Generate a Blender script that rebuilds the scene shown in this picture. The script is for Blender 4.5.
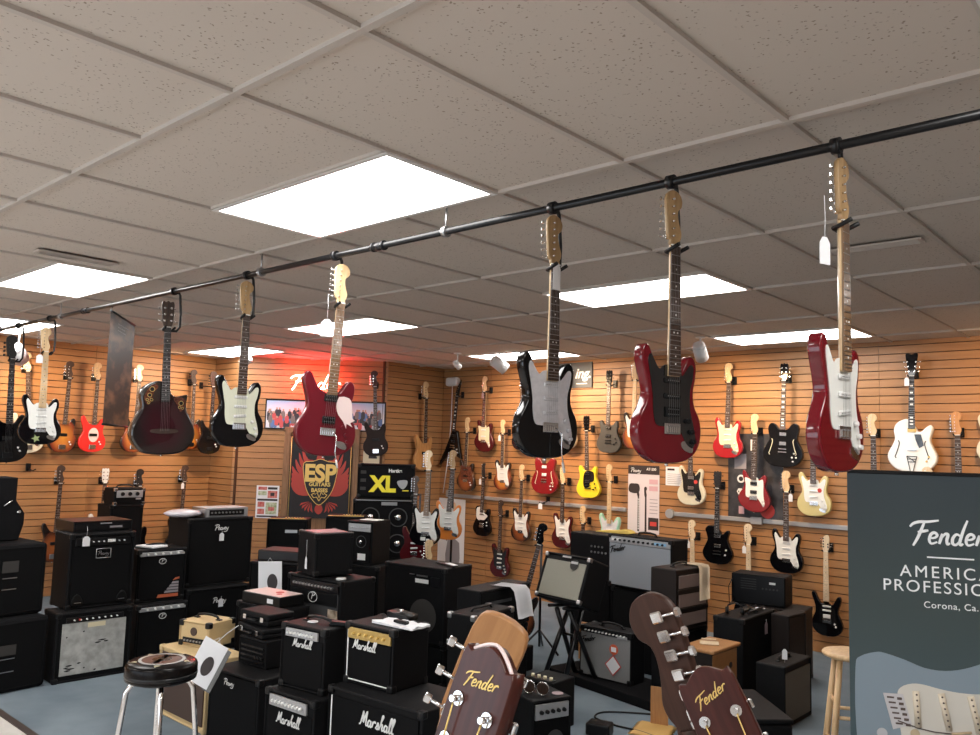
import bpy, bmesh, math, random
from mathutils import Vector, Matrix

for o in list(bpy.data.objects):
    bpy.data.objects.remove(o)
scene = bpy.context.scene
COL = scene.collection
PI = math.pi

# ---------------------------------------------------------------- camera
cam_d = bpy.data.cameras.new('camera')
cam = bpy.data.objects.new('camera', cam_d)
COL.objects.link(cam)
cam_d.sensor_width = 36.0
cam_d.lens = 820.13 / 980 * 36.0
cam_d.clip_start = 0.05
cam.matrix_world = Matrix((
    (0.74292231, 0.04462432, 0.66788854, 1.67378565),
    (0.66872778, -0.09343529, -0.73761305, -1.29863637),
    (0.02948888, 0.99462481, -0.09925669, 1.826),
    (0, 0, 0, 1)))
scene.camera = cam

# ---------------------------------------------------------------- world and exposure
world = bpy.data.worlds.new('world')
scene.world = world
world.use_nodes = True
world.node_tree.nodes['Background'].inputs[0].default_value = (0.80, 0.90, 1.0, 1)
world.node_tree.nodes['Background'].inputs[1].default_value = 2.6
scene.view_settings.view_transform = 'Standard'
scene.view_settings.look = 'None'
scene.view_settings.exposure = 0.45
scene.view_settings.gamma = 1.0
scene.view_settings.use_curve_mapping = False
TROFFER = 10.5
SPOT_W = 80.0
CEIL = 2.922

# ---------------------------------------------------------------- materials
def mat(name, col, rough=0.5, metal=0.0, coat=0.0, emit=None, estr=0.0, spec=None):
    m = bpy.data.materials.new(name)
    m.use_nodes = True
    b = m.node_tree.nodes['Principled BSDF']
    b.inputs['Base Color'].default_value = (*col, 1)
    b.inputs['Roughness'].default_value = rough
    b.inputs['Metallic'].default_value = metal
    b.inputs['Coat Weight'].default_value = coat
    b.inputs['Coat Roughness'].default_value = 0.05
    if spec is not None:
        b.inputs['Specular IOR Level'].default_value = spec
    if emit:
        b.inputs['Emission Color'].default_value = (*emit, 1)
        b.inputs['Emission Strength'].default_value = estr
    return m

def noise_mat(name, c1, c2, rough=0.5, scale=(8, 8, 8), detail=4, lo=0.35, hi=0.65, coat=0.0, bump=0.0, nscale=1.0, spec=None):
    m = mat(name, c1, rough, coat=coat, spec=spec)
    nt = m.node_tree
    b = nt.nodes['Principled BSDF']
    tc = nt.nodes.new('ShaderNodeTexCoord')
    mp = nt.nodes.new('ShaderNodeMapping')
    mp.inputs['Scale'].default_value = scale
    nz = nt.nodes.new('ShaderNodeTexNoise')
    nz.inputs['Scale'].default_value = nscale
    nz.inputs['Detail'].default_value = detail
    rp = nt.nodes.new('ShaderNodeValToRGB')
    rp.color_ramp.elements[0].position = lo
    rp.color_ramp.elements[1].position = hi
    rp.color_ramp.elements[0].color = (*c1, 1)
    rp.color_ramp.elements[1].color = (*c2, 1)
    nt.links.new(tc.outputs['Object'], mp.inputs[0])
    nt.links.new(mp.outputs[0], nz.inputs['Vector'])
    nt.links.new(nz.outputs[0], rp.inputs[0])
    nt.links.new(rp.outputs[0], b.inputs['Base Color'])
    if bump:
        bp = nt.nodes.new('ShaderNodeBump')
        bp.inputs['Strength'].default_value = bump
        bp.inputs['Distance'].default_value = 0.002
        nt.links.new(nz.outputs[0], bp.inputs['Height'])
        nt.links.new(bp.outputs[0], b.inputs['Normal'])
    return m

def burst_mat(name, centre, stops, zc=0.17, rx=0.165, rz=0.215, coat=1.0):
    """painted sunburst: the finish itself runs from amber in the middle to dark at the rim"""
    m = mat(name, centre, 0.25, coat=coat)
    nt = m.node_tree
    b = nt.nodes['Principled BSDF']
    tc = nt.nodes.new('ShaderNodeTexCoord')
    mp = nt.nodes.new('ShaderNodeMapping')
    mp.vector_type = 'POINT'
    mp.inputs['Location'].default_value = (0, 0, -zc / rz)
    mp.inputs['Scale'].default_value = (1 / rx, 0.0, 1 / rz)
    ln = nt.nodes.new('ShaderNodeVectorMath')
    ln.operation = 'LENGTH'
    rp = nt.nodes.new('ShaderNodeValToRGB')
    els = rp.color_ramp.elements
    while len(els) < len(stops):
        els.new(0.5)
    for e, (p, c) in zip(els, stops):
        e.position = p
        e.color = (*c, 1)
    nt.links.new(tc.outputs['Object'], mp.inputs[0])
    nt.links.new(mp.outputs[0], ln.inputs[0])
    nt.links.new(ln.outputs['Value'], rp.inputs[0])
    nt.links.new(rp.outputs[0], b.inputs['Base Color'])
    return m

M = {}
M['black'] = mat('gloss_black', (0.003, 0.003, 0.004), 0.12, coat=0.7, spec=0.1)
M['black_plastic'] = mat('black_plastic', (0.004, 0.004, 0.0045), 0.4, spec=0.3)
M['black_metal'] = mat('black_metal', (0.005, 0.005, 0.006), 0.32, spec=0.4)
M['tolex'] = noise_mat('black_tolex', (0.0025, 0.0025, 0.003), (0.008, 0.008, 0.009), 0.6, (60, 60, 60), bump=0.35, nscale=6, spec=0.16)
M['tolex_dark'] = noise_mat('carpeted_black', (0.003, 0.003, 0.0035), (0.008, 0.008, 0.009), 0.85, (90, 90, 90), bump=0.3, nscale=6, spec=0.12)
M['tolex_brown'] = noise_mat('brown_tolex', (0.008, 0.0045, 0.0035), (0.015, 0.009, 0.007), 0.6, (70, 70, 70), bump=0.3, nscale=6, spec=0.3)
M['tweed'] = noise_mat('tweed', (0.52, 0.36, 0.17), (0.66, 0.50, 0.27), 0.7, (160, 160, 160), bump=0.3, nscale=6)
M['grille_black'] = noise_mat('black_grille_cloth', (0.002, 0.002, 0.0025), (0.006, 0.006, 0.0065), 0.8, (200, 200, 200), nscale=6, spec=0.12)
M['grille_grey'] = noise_mat('dark_grey_grille', (0.028, 0.028, 0.030), (0.045, 0.045, 0.047), 0.7, (200, 200, 200), nscale=6)
M['grille_silver'] = noise_mat('silver_grille_cloth', (0.20, 0.215, 0.235), (0.31, 0.33, 0.36), 0.7, (220, 220, 220), nscale=6)
M['grille_dsilver'] = noise_mat('dull_silver_grille', (0.17, 0.17, 0.17), (0.26, 0.26, 0.26), 0.7, (220, 220, 220), nscale=6)
M['grille_green'] = noise_mat('greenish_grille', (0.20, 0.19, 0.15), (0.28, 0.27, 0.22), 0.7, (220, 220, 220), nscale=6)
M['grille_worn'] = noise_mat('worn_silver_grille', (0.30, 0.30, 0.28), (0.46, 0.46, 0.44), 0.75, (5, 5, 5), nscale=3, detail=8)
M['grille_brown'] = noise_mat('brown_grille', (0.055, 0.032, 0.024), (0.08, 0.05, 0.038), 0.8, (220, 220, 220), nscale=6)
M['grille_ox'] = noise_mat('taupe_grille', (0.17, 0.12, 0.105), (0.23, 0.17, 0.15), 0.8, (220, 220, 220), nscale=6)
M['grille_tan'] = noise_mat('tan_grille', (0.10, 0.085, 0.065), (0.15, 0.13, 0.10), 0.8, (220, 220, 220), nscale=6)
M['chrome'] = mat('chrome', (0.75, 0.75, 0.76), 0.15, 1.0)
M['steel'] = mat('brushed_steel', (0.45, 0.45, 0.46), 0.35, 1.0)
M['gold_panel'] = mat('gold_panel', (0.55, 0.38, 0.13), 0.35, 0.6)
M['silver_panel'] = mat('silver_panel', (0.42, 0.42, 0.43), 0.4, 0.4)
M['white'] = mat('white_plastic', (0.78, 0.78, 0.76), 0.35)
M['guard_white'] = mat('white_pickguard', (0.80, 0.80, 0.76), 0.3)
M['guard_mint'] = mat('mint_pickguard', (0.66, 0.67, 0.54), 0.3)
M['guard_pearl'] = noise_mat('pearl_pickguard', (0.62, 0.62, 0.65), (0.70, 0.70, 0.73), 0.2, (20, 20, 20), nscale=3)
M['guard_pink'] = mat('pale_pink_pickguard', (0.78, 0.62, 0.60), 0.3)
M['guard_black'] = mat('black_pickguard', (0.010, 0.010, 0.011), 0.15, coat=1)
M['guard_tort'] = noise_mat('tortoise_pickguard', (0.07, 0.015, 0.010), (0.22, 0.07, 0.04), 0.15, (25, 25, 25), nscale=3, coat=1)
M['cream_part'] = mat('aged_cream', (0.72, 0.64, 0.44), 0.35)
M['paper'] = mat('white_paper', (0.78, 0.78, 0.80), 0.6)
M['maple'] = noise_mat('maple', (0.62, 0.42, 0.22), (0.74, 0.54, 0.31), 0.3, (30, 30, 4), nscale=2, coat=0.5)
M['maple_shaded'] = noise_mat('shaded_maple', (0.30, 0.18, 0.08), (0.42, 0.27, 0.13), 0.35, (30, 30, 4), nscale=2)  # darkened maple: shade of the backlit pipe headstocks put into the colour
M['rosewood_light'] = noise_mat('warm_rosewood', (0.16, 0.09, 0.045), (0.24, 0.14, 0.075), 0.5, (60, 60, 5), nscale=2)
M['maple_pale'] = noise_mat('pale_maple', (0.66, 0.52, 0.34), (0.76, 0.62, 0.44), 0.35, (30, 30, 4), nscale=2)
M['rosewood'] = noise_mat('rosewood', (0.035, 0.020, 0.014), (0.075, 0.042, 0.028), 0.5, (60, 60, 5), nscale=2)
M['ebony'] = mat('ebony', (0.012, 0.010, 0.010), 0.45)
M['mahogany'] = noise_mat('mahogany', (0.042, 0.008, 0.005), (0.065, 0.014, 0.009), 0.3, (60, 60, 5), nscale=2, coat=0.15, spec=0.25)
M['brown_head'] = noise_mat('brown_headstock', (0.040, 0.017, 0.011), (0.058, 0.025, 0.017), 0.4, (60, 60, 5), nscale=2, spec=0.25)
M['tan_wood'] = noise_mat('tan_wood', (0.36, 0.165, 0.06), (0.44, 0.215, 0.08), 0.4, (60, 60, 5), nscale=2)
M['pine'] = noise_mat('pine', (0.60, 0.38, 0.19), (0.75, 0.52, 0.29), 0.4, (25, 25, 3), nscale=2)
M['oak_trim'] = noise_mat('oak_trim', (0.20, 0.10, 0.045), (0.28, 0.15, 0.07), 0.5, (30, 30, 3), nscale=2)
M['red_metallic'] = mat('candy_red', (0.150, 0.004, 0.010), 0.20, coat=0.8, spec=0.2)
M['red_dark'] = mat('dark_red', (0.125, 0.007, 0.014), 0.28, coat=0.6, spec=0.2)
M['red_bright'] = mat('bright_red', (0.36, 0.006, 0.010), 0.22, coat=1)
M['red_coral'] = mat('coral_red', (0.75, 0.030, 0.025), 0.25, coat=1)
M['red_wine'] = mat('wine_red', (0.065, 0.005, 0.007), 0.25, coat=0.7, spec=0.2)
M['yellow'] = mat('yellow_paint', (0.85, 0.66, 0.03), 0.3, coat=0.6)
M['red_cherry'] = mat('cherry_red', (0.20, 0.004, 0.008), 0.22, coat=0.9)
M['walnut'] = mat('dark_walnut', (0.018, 0.010, 0.008), 0.5, spec=0.2)
M['seafoam'] = mat('seafoam_paint', (0.36, 0.66, 0.50), 0.3, coat=0.6)
M['cream'] = mat('cream_paint', (0.66, 0.62, 0.48), 0.3, coat=0.6)
M['butter'] = mat('butter_paint', (0.62, 0.52, 0.22), 0.3, coat=0.6)
M['white_gloss'] = mat('gloss_white', (0.82, 0.82, 0.80), 0.2, coat=1)
M['pewter'] = mat('pewter_grey', (0.055, 0.052, 0.045), 0.4, coat=0.3)
M['natural'] = noise_mat('natural_orange_wood', (0.46, 0.21, 0.07), (0.58, 0.29, 0.10), 0.35, (30, 30, 4), nscale=2, coat=0.4)
M['orange_side'] = mat('orange_paint', (0.65, 0.20, 0.03), 0.3, coat=0.6)
AMB = (0.62, 0.27, 0.04); RB = (0.20, 0.035, 0.012); BK = (0.010, 0.007, 0.006)
M['burst3'] = burst_mat('three_tone_sunburst', AMB, [(0.0, AMB), (0.55, (0.50, 0.17, 0.03)), (0.80, RB), (1.0, BK)])
M['burst_brown'] = burst_mat('brown_sunburst', AMB, [(0.0, (0.36, 0.11, 0.03)), (0.55, (0.26, 0.07, 0.02)), (0.85, (0.06, 0.02, 0.01)), (1.0, BK)])
M['burst_wine'] = burst_mat('wine_burst', AMB, [(0.0, (0.055, 0.005, 0.012)), (0.5, (0.040, 0.004, 0.009)), (0.82, (0.010, 0.003, 0.004)), (1.0, BK)], zc=0.2, rx=0.205, rz=0.25)
M['burst_bass'] = burst_mat('bass_sunburst', AMB, [(0.0, AMB), (0.6, (0.40, 0.13, 0.03)), (0.85, RB), (1.0, BK)], zc=0.19, rx=0.165, rz=0.23)
M['neon'] = mat('neon_tube', (1, 0.5, 0.45), 0.3, emit=(1.0, 0.060, 0.050), estr=100)
M['gold'] = mat('gold_leaf', (0.75, 0.52, 0.16), 0.4, 0.3)
M['gold_print'] = mat('gold_ink', (0.75, 0.55, 0.16), 0.5)
M['red_ink'] = mat('red_ink', (0.42, 0.05, 0.035), 0.5)
M['yellow_ink'] = mat('yellow_ink', (0.85, 0.72, 0.03), 0.5)
M['pink_card'] = mat('pink_card', (0.30, 0.22, 0.24), 0.5)
M['label_red'] = mat('red_label', (0.55, 0.05, 0.04), 0.5)
M['slat_gap'] = mat('slat_gap_brown', (0.07, 0.03, 0.012), 0.8)

# ---------------------------------------------------------------- mesh helpers
def nbm():
    return bmesh.new()

def box(bm, c, s, bev=0.0, seg=2, rot=None, mi=0):
    r = bmesh.ops.create_cube(bm, size=1.0)
    vs = r['verts']
    for v in vs:
        v.co = Vector((v.co.x * s[0], v.co.y * s[1], v.co.z * s[2]))
    es = list({e for v in vs for e in v.link_edges})
    fs0 = list({f for v in vs for f in v.link_faces})
    for f in fs0:
        f.material_index = mi
    if bev > 0:
        rr = bmesh.ops.bevel(bm, geom=vs + es, offset=min(bev, min(s) * 0.49), segments=seg, affect='EDGES', profile=0.5)
        vs = list({v for f in rr['faces'] for v in f.verts} | {v for v in vs if v.is_valid})
    mtx = Matrix.Translation(Vector(c)) @ (rot.to_4x4() if rot else Matrix.Identity(4))
    for v in vs:
        v.co = mtx @ v.co
    return vs

def ring(c, ax, r, n, ph=0.0):
    ax = Vector(ax).normalized()
    t = Vector((0, 0, 1)) if abs(ax.z) < 0.9 else Vector((1, 0, 0))
    a = ax.cross(t).normalized()
    b = ax.cross(a).normalized()
    return [Vector(c) + (a * math.cos(ph + 2 * PI * i / n) + b * math.sin(ph + 2 * PI * i / n)) * r for i in range(n)]

def cyl(bm, p0, p1, r0, r1=None, n=16, mi=0):
    if r1 is None:
        r1 = r0
    p0 = Vector(p0); p1 = Vector(p1)
    A = [bm.verts.new(p) for p in ring(p0, p1 - p0, r0, n)]
    B = [bm.verts.new(p) for p in ring(p1, p1 - p0, r1, n)]
    for i in range(n):
        j = (i + 1) % n
        f = bm.faces.new((A[i], A[j], B[j], B[i])); f.smooth = True; f.material_index = mi
    f = bm.faces.new(A[::-1]); f.material_index = mi
    f = bm.faces.new(B); f.material_index = mi

def tube(bm, pts, r, n=8, closed=False, mi=0):
    pts = [Vector(p) for p in pts]
    rings = []
    N = len(pts)
    prev = None
    for i, p in enumerate(pts):
        if closed:
            d = pts[(i + 1) % N] - pts[i - 1]
        else:
            d = pts[min(i + 1, N - 1)] - pts[max(i - 1, 0)]
        d.normalize()
        if prev is None:
            t = Vector((0, 0, 1)) if abs(d.z) < 0.9 else Vector((1, 0, 0))
            a = d.cross(t).normalized()
        else:
            a = (prev - d * prev.dot(d)).normalized()
        prev = a
        b = d.cross(a)
        rings.append([bm.verts.new(p + (a * math.cos(2 * PI * k / n) + b * math.sin(2 * PI * k / n)) * r) for k in range(n)])
    for i in range(N if closed else N - 1):
        A = rings[i]; B = rings[(i + 1) % N]
        for k in range(n):
            f = bm.faces.new((A[k], A[(k + 1) % n], B[(k + 1) % n], B[k])); f.smooth = True; f.material_index = mi
    if not closed:
        bm.faces.new(rings[0][::-1]).material_index = mi
        bm.faces.new(rings[-1]).material_index = mi

def lathe(bm, prof, c=(0, 0, 0), n=24, mi=0):
    rings = []
    for r, z in prof:
        rings.append([bm.verts.new((c[0] + r * math.cos(2 * PI * k / n), c[1] + r * math.sin(2 * PI * k / n), c[2] + z)) for k in range(n)])
    for A, B in zip(rings, rings[1:]):
        for k in range(n):
            f = bm.faces.new((A[k], A[(k + 1) % n], B[(k + 1) % n], B[k])); f.smooth = True; f.material_index = mi
    bm.faces.new(rings[0][::-1]).material_index = mi
    bm.faces.new(rings[-1]).material_index = mi

def spline(pts, sub=4, closed=True):
    out = []
    n = len(pts)
    rng = range(n) if closed else range(n - 1)
    for i in rng:
        if closed:
            p0, p1, p2, p3 = pts[i - 1], pts[i], pts[(i + 1) % n], pts[(i + 2) % n]
        else:
            p0, p1, p2, p3 = pts[max(i - 1, 0)], pts[i], pts[i + 1], pts[min(i + 2, n - 1)]
        for k in range(sub):
            t = k / sub
            out.append(tuple(0.5 * ((2 * p1[j]) + (-p0[j] + p2[j]) * t + (2 * p0[j] - 5 * p1[j] + 4 * p2[j] - p3[j]) * t * t + (-p0[j] + 3 * p1[j] - 3 * p2[j] + p3[j]) * t ** 3) for j in range(2)))
    if not closed:
        out.append(tuple(pts[-1]))
    return out

def prism(bm, ol, y0, y1, bev=0.0, seg=2, mi=0):
    """outline in x,z extruded from y0 (front, towards -Y) to y1"""
    area = sum(ol[i][0] * ol[(i + 1) % len(ol)][1] - ol[(i + 1) % len(ol)][0] * ol[i][1] for i in range(len(ol)))
    if area < 0:
        ol = ol[::-1]
    n = len(ol)
    layers = []
    def inset(d):
        res = []
        for i in range(n):
            a = Vector(ol[i - 1]); b = Vector(ol[i]); c = Vector(ol[(i + 1) % n])
            e1 = (b - a); e2 = (c - b)
            if e1.length < 1e-9: e1 = e2
            if e2.length < 1e-9: e2 = e1
            n1 = Vector((-e1.y, e1.x)).normalized(); n2 = Vector((-e2.y, e2.x)).normalized()
            m = n1 + n2
            if m.length < 0.3: m = n1
            m = m.normalized() / max(0.5, m.normalized().dot(n1))
            res.append(b + m * d)
        return res
    if bev > 0:
        for k in range(seg + 1):
            a = (PI / 2) * k / seg
            layers.append((y0 + bev * (1 - math.sin(a)), inset(bev * (1 - math.cos(a)) if False else bev * (1 - math.sin(a + 0) if False else math.cos(a) * 0 + (1 - math.sin(a)) * 0) )))
        layers = []
        for k in range(seg + 1):
            a = (PI / 2) * k / seg
            layers.append((y0 + bev * (1 - math.sin(a)), inset(bev * (1 - math.cos(a)))))
        layers = layers[::-1]          # front (inset) first
        back = [(y1 - (ly - y0), lp) for ly, lp in layers][::-1]
        layers = layers + back
    else:
        layers = [(y0, inset(0)), (y1, inset(0))]
    R = [[bm.verts.new((p[0], y, p[1])) for p in lp] for y, lp in layers]
    for A, B in zip(R, R[1:]):
        for i in range(n):
            j = (i + 1) % n
            f = bm.faces.new((A[i], B[i], B[j], A[j])); f.smooth = bev > 0; f.material_index = mi
    f = bm.faces.new(R[0]); f.material_index = mi
    f = bm.faces.new(R[-1][::-1]); f.material_index = mi

def mesh_of(bm, mats, smooth_angle=None):
    bmesh.ops.recalc_face_normals(bm, faces=bm.faces)
    me = bpy.data.meshes.new('mesh')
    bm.to_mesh(me); bm.free()
    if not isinstance(mats, (list, tuple)):
        mats = [mats]
    for m in mats:
        me.materials.append(m if not isinstance(m, str) else M[m])
    return me

def obj(name, bm, mats, parent=None, loc=None):
    me = bm if isinstance(bm, bpy.types.Mesh) else mesh_of(bm, mats)
    me.name = name
    o = bpy.data.objects.new(name, me)
    COL.objects.link(o)
    if parent:
        o.parent = parent
    if loc:
        o.location = loc
    return o

CACHE = {}
def cpart(name, key, builder, m, parent, loc=None):
    k = (name, key, m)
    if k not in CACHE:
        bm = nbm(); builder(bm)
        CACHE[k] = mesh_of(bm, m)
    o = bpy.data.objects.new(name, CACHE[k])
    COL.objects.link(o)
    o.parent = parent
    if loc:
        o.location = loc
    return o

def thing(name, label, cat, loc=(0, 0, 0), rotz=0.0, group=None, rot=None):
    o = bpy.data.objects.new(name, None)
    o.empty_display_size = 0.1
    COL.objects.link(o)
    o.location = loc
    o.rotation_euler = rot if rot else (0, 0, rotz)
    o['label'] = label; o['category'] = cat
    if group: o['group'] = group
    return o

def tag(o, label, cat, group=None):
    o['label'] = label; o['category'] = cat
    if group: o['group'] = group
    return o

def struct(name, bm, m, parent=None, loc=None, rotz=0):
    o = obj(name, bm, m, parent, loc)
    o.rotation_euler = (0, 0, rotz)
    o['kind'] = 'structure'
    return o

def text_mesh(s, size, m, parent, name, loc, ext=0.001, shear=0.0, rx=PI / 2, rz=0.0, bold=0.0, align='CENTER', spacing=1.0, sx=1.0):
    cu = bpy.data.curves.new('t', 'FONT')
    cu.body = s; cu.size = size; cu.extrude = ext; cu.shear = shear; cu.offset = bold
    cu.align_x = align; cu.align_y = 'CENTER'; cu.space_character = spacing
    t = bpy.data.objects.new('t', cu)
    COL.objects.link(t)
    dg = bpy.context.evaluated_depsgraph_get()
    me = bpy.data.meshes.new_from_object(t.evaluated_get(dg))
    bpy.data.objects.remove(t)
    me.materials.clear(); me.materials.append(M[m] if isinstance(m, str) else m)
    me.name = name
    o = bpy.data.objects.new(name, me)
    COL.objects.link(o)
    o.parent = parent; o.location = loc; o.rotation_euler = (rx, 0, rz); o.scale = (sx, 1, 1)
    return o

# hand-drawn script lettering: strokes per letter, (x, z) in em, advance
SCRIPT = {
 'F': ([[(-.12,.66),(.0,.80),(.22,.88),(.55,.90),(.95,.97)],[(.42,.90),(.34,.60),(.22,.2),(.08,-.12)],[(.20,.45),(.42,.50),(.6,.54)]],.62),
 'e': ([[(.05,.22),(.25,.25),(.33,.36),(.22,.46),(.09,.38),(.05,.15),(.15,.0),(.36,.08)]],.42),
 'n': ([[(.02,.0),(.10,.43)],[(.06,.22),(.20,.42),(.31,.40),(.29,.18),(.33,.0),(.42,.06)]],.46),
 'd': ([[(.32,.36),(.17,.43),(.05,.27),(.06,.05),(.19,.0),(.31,.14)],[(.52,1.02),(.41,.62),(.32,.12),(.37,.0),(.45,.06)]],.50),
 'r': ([[(.02,.0),(.10,.43)],[(.07,.25),(.18,.41),(.32,.42),(.34,.34)]],.36),
 'M': ([[(-.05,.02),(.08,.05),(.2,.5),(.3,.95),(.34,.5),(.36,.2),(.5,.62),(.68,1.0),(.64,.5),(.66,.04),(.78,.04)]],.80),
 'a': ([[(.31,.36),(.17,.43),(.05,.27),(.06,.05),(.19,.0),(.30,.14)],[(.36,.43),(.31,.14),(.36,.0),(.44,.06)]],.46),
 's': ([[(.02,.02),(.14,.2),(.24,.44),(.30,.2),(.26,.02),(.10,.01)],[(.26,.02),(.42,.08)]],.40),
 'h': ([[(.0,.0),(.16,.6),(.32,.98),(.22,.98),(.10,.4)],[(.05,.2),(.20,.42),(.29,.38),(.27,.12),(.32,.0),(.42,.06)]],.44),
 'l': ([[(.0,.05),(.16,.5),(.30,.95),(.20,.98),(.10,.45),(.10,.05),(.20,.0),(.28,.08)]],.26),
 'P': ([[(.08,-.08),(.16,.3),(.30,.88)],[(-.12,.74),(.15,.95),(.62,.92),(.70,.68),(.45,.48),(.22,.46)]],.62),
 'v': ([[(.02,.42),(.10,.02),(.34,.46)]],.36),
 'y': ([[(.02,.42),(.08,.12),(.22,.14)],[(.38,.46),(.22,-.05),(.02,-.32),(-.5,-.30)]],.42),
}
PENK = 0.125
def script_text(bm, word, width, pen, y=0.0, x0=0.0, z0=0.0, slope=0.0, thick=0.001):
    adv = 0; segs = []
    for ch in word:
        st, a = SCRIPT[ch]
        for s in st:
            segs.append([(adv + p[0] + 0.12 * p[1], p[1]) for p in s])
        adv += a
    k = width / adv
    pen = k * PENK
    for s in segs:
        pts = spline(s, 4, closed=False)
        L = []; Rr = []
        n = len(pts)
        for i, p in enumerate(pts):
            a = pts[max(i - 1, 0)]; b = pts[min(i + 1, n - 1)]
            d = Vector((b[0] - a[0], b[1] - a[1]))
            if d.length < 1e-9: d = Vector((1, 0))
            d.normalize()
            w = pen * (0.55 + 0.45 * math.sin(PI * (i + 0.6) / (n + 0.2))) * 0.5
            q = Vector((x0 - width / 2 + p[0] * k, z0 + p[1] * k + (p[0] * k - width / 2) * slope))
            L.append(q + Vector((-d.y, d.x)) * w); Rr.append(q - Vector((-d.y, d.x)) * w)
        V = [[bm.verts.new((q.x, yy, q.y)) for q in side] for yy in (y, y - thick) for side in (L, Rr)]
        for i in range(n - 1):
            bm.faces.new((V[2][i], V[2][i + 1], V[3][i + 1], V[3][i]))
            bm.faces.new((V[0][i], V[0][i + 1], V[2][i + 1], V[2][i]))
            bm.faces.new((V[3][i], V[3][i + 1], V[1][i + 1], V[1][i]))
def script_part(name, word, width, pen, m, parent, loc, slope=0.0, thick=0.001):
    bm = nbm(); script_text(bm, word, width, pen, slope=slope, thick=thick)
    o = obj(name, bm, m, parent, loc)
    return o

# ================================================================ the setting
FT = 0.317
LW, BW = -8.50, 6.80           # left wall plane x, back wall plane y
P1 = Vector((-8.50, 4.41)); P2 = Vector((-7.94, 4.41)); P3 = Vector((-6.53, 5.77)); P4 = Vector((-6.53, 6.80))

M['slat'] = noise_mat('slatwall_laminate', (0.36, 0.175, 0.070), (0.43, 0.215, 0.088), 0.42, (1.2, 1.2, 14), nscale=2, detail=6, spec=0.4)
m = noise_mat('carpet', (0.135, 0.170, 0.200), (0.185, 0.225, 0.255), 0.95, (1, 1, 1), nscale=2.2, detail=10, bump=0.0, spec=0.1)
M['carpet'] = m
M['vinyl'] = noise_mat('pale_vinyl_tile', (0.60, 0.57, 0.53), (0.68, 0.65, 0.61), 0.35, (3, 3, 3), nscale=3)

def ceiling_material():
    m = mat('speckled_ceiling_tile', (0.60, 0.52, 0.46), 0.9, spec=0.1)
    nt = m.node_tree; b = nt.nodes['Principled BSDF']
    tc = nt.nodes.new('ShaderNodeTexCoord')
    mp = nt.nodes.new('ShaderNodeMapping'); mp.inputs['Scale'].default_value = (1, 1, 1)
    nz = nt.nodes.new('ShaderNodeTexNoise'); nz.inputs['Scale'].default_value = 70; nz.inputs['Detail'].default_value = 2
    nz2 = nt.nodes.new('ShaderNodeTexNoise'); nz2.inputs['Scale'].default_value = 9
    vo = nt.nodes.new('ShaderNodeTexVoronoi'); vo.inputs['Scale'].default_value = 55; vo.inputs['Randomness'].default_value = 1
    add = nt.nodes.new('ShaderNodeVectorMath'); add.operation = 'ADD'
    sc = nt.nodes.new('ShaderNodeVectorMath'); sc.operation = 'SCALE'; sc.inputs['Scale'].default_value = 0.018
    nt.links.new(tc.outputs['Object'], mp.inputs[0])
    nt.links.new(mp.outputs[0], nz.inputs['Vector']); nt.links.new(mp.outputs[0], nz2.inputs['Vector'])
    nt.links.new(nz.outputs['Color'], sc.inputs[0])
    nt.links.new(mp.outputs[0], add.inputs[0]); nt.links.new(sc.outputs[0], add.inputs[1])
    nt.links.new(add.outputs[0], vo.inputs['Vector'])
    r1 = nt.nodes.new('ShaderNodeValToRGB')
    r1.color_ramp.elements[0].position = 0.16; r1.color_ramp.elements[0].color = (1, 1, 1, 1)
    r1.color_ramp.elements[1].position = 0.23; r1.color_ramp.elements[1].color = (0, 0, 0, 1)
    r2 = nt.nodes.new('ShaderNodeValToRGB')
    r2.color_ramp.elements[0].position = 0.38; r2.color_ramp.elements[0].color = (0, 0, 0, 1)
    r2.color_ramp.elements[1].position = 0.48; r2.color_ramp.elements[1].color = (1, 1, 1, 1)
    mul = nt.nodes.new('ShaderNodeMath'); mul.operation = 'MULTIPLY'
    nt.links.new(vo.outputs['Distance'], r1.inputs[0]); nt.links.new(nz2.outputs[0], r2.inputs[0])
    nt.links.new(r1.outputs[0], mul.inputs[0]); nt.links.new(r2.outputs[0], mul.inputs[1])
    mx = nt.nodes.new('ShaderNodeMix'); mx.data_type = 'RGBA'
    mx.inputs['A'].default_value = (0.61, 0.54, 0.475, 1); mx.inputs['B'].default_value = (0.33, 0.27, 0.22, 1)
    nt.links.new(mul.outputs[0], mx.inputs['Factor'])
    nt.links.new(mx.outputs['Result'], b.inputs['Base Color'])
    return m
M['ceil'] = ceiling_material()
M['tee'] = mat('ceiling_grid_paint', (0.52, 0.46, 0.41), 0.7)
M['plain_wall'] = mat('painted_wall', (0.68, 0.63, 0.57), 0.8)

# floor: carpet beyond a dark edging strip, pale vinyl nearer the counter
bm = nbm(); box(bm, (-1.9, 3.82, -0.02), (13.4, 6.14, 0.04)); struct('floor', bm, 'carpet')
bm = nbm(); box(bm, (-1.9, -1.66, -0.02), (13.4, 4.78, 0.04)); struct('floor_tiled', bm, 'vinyl')
bm = nbm(); box(bm, (-1.9, 0.745, 0.004), (13.3, 0.045, 0.008)); struct('trim_1', bm, mat('carpet_edging', (0.05, 0.035, 0.03), 0.6))

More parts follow.
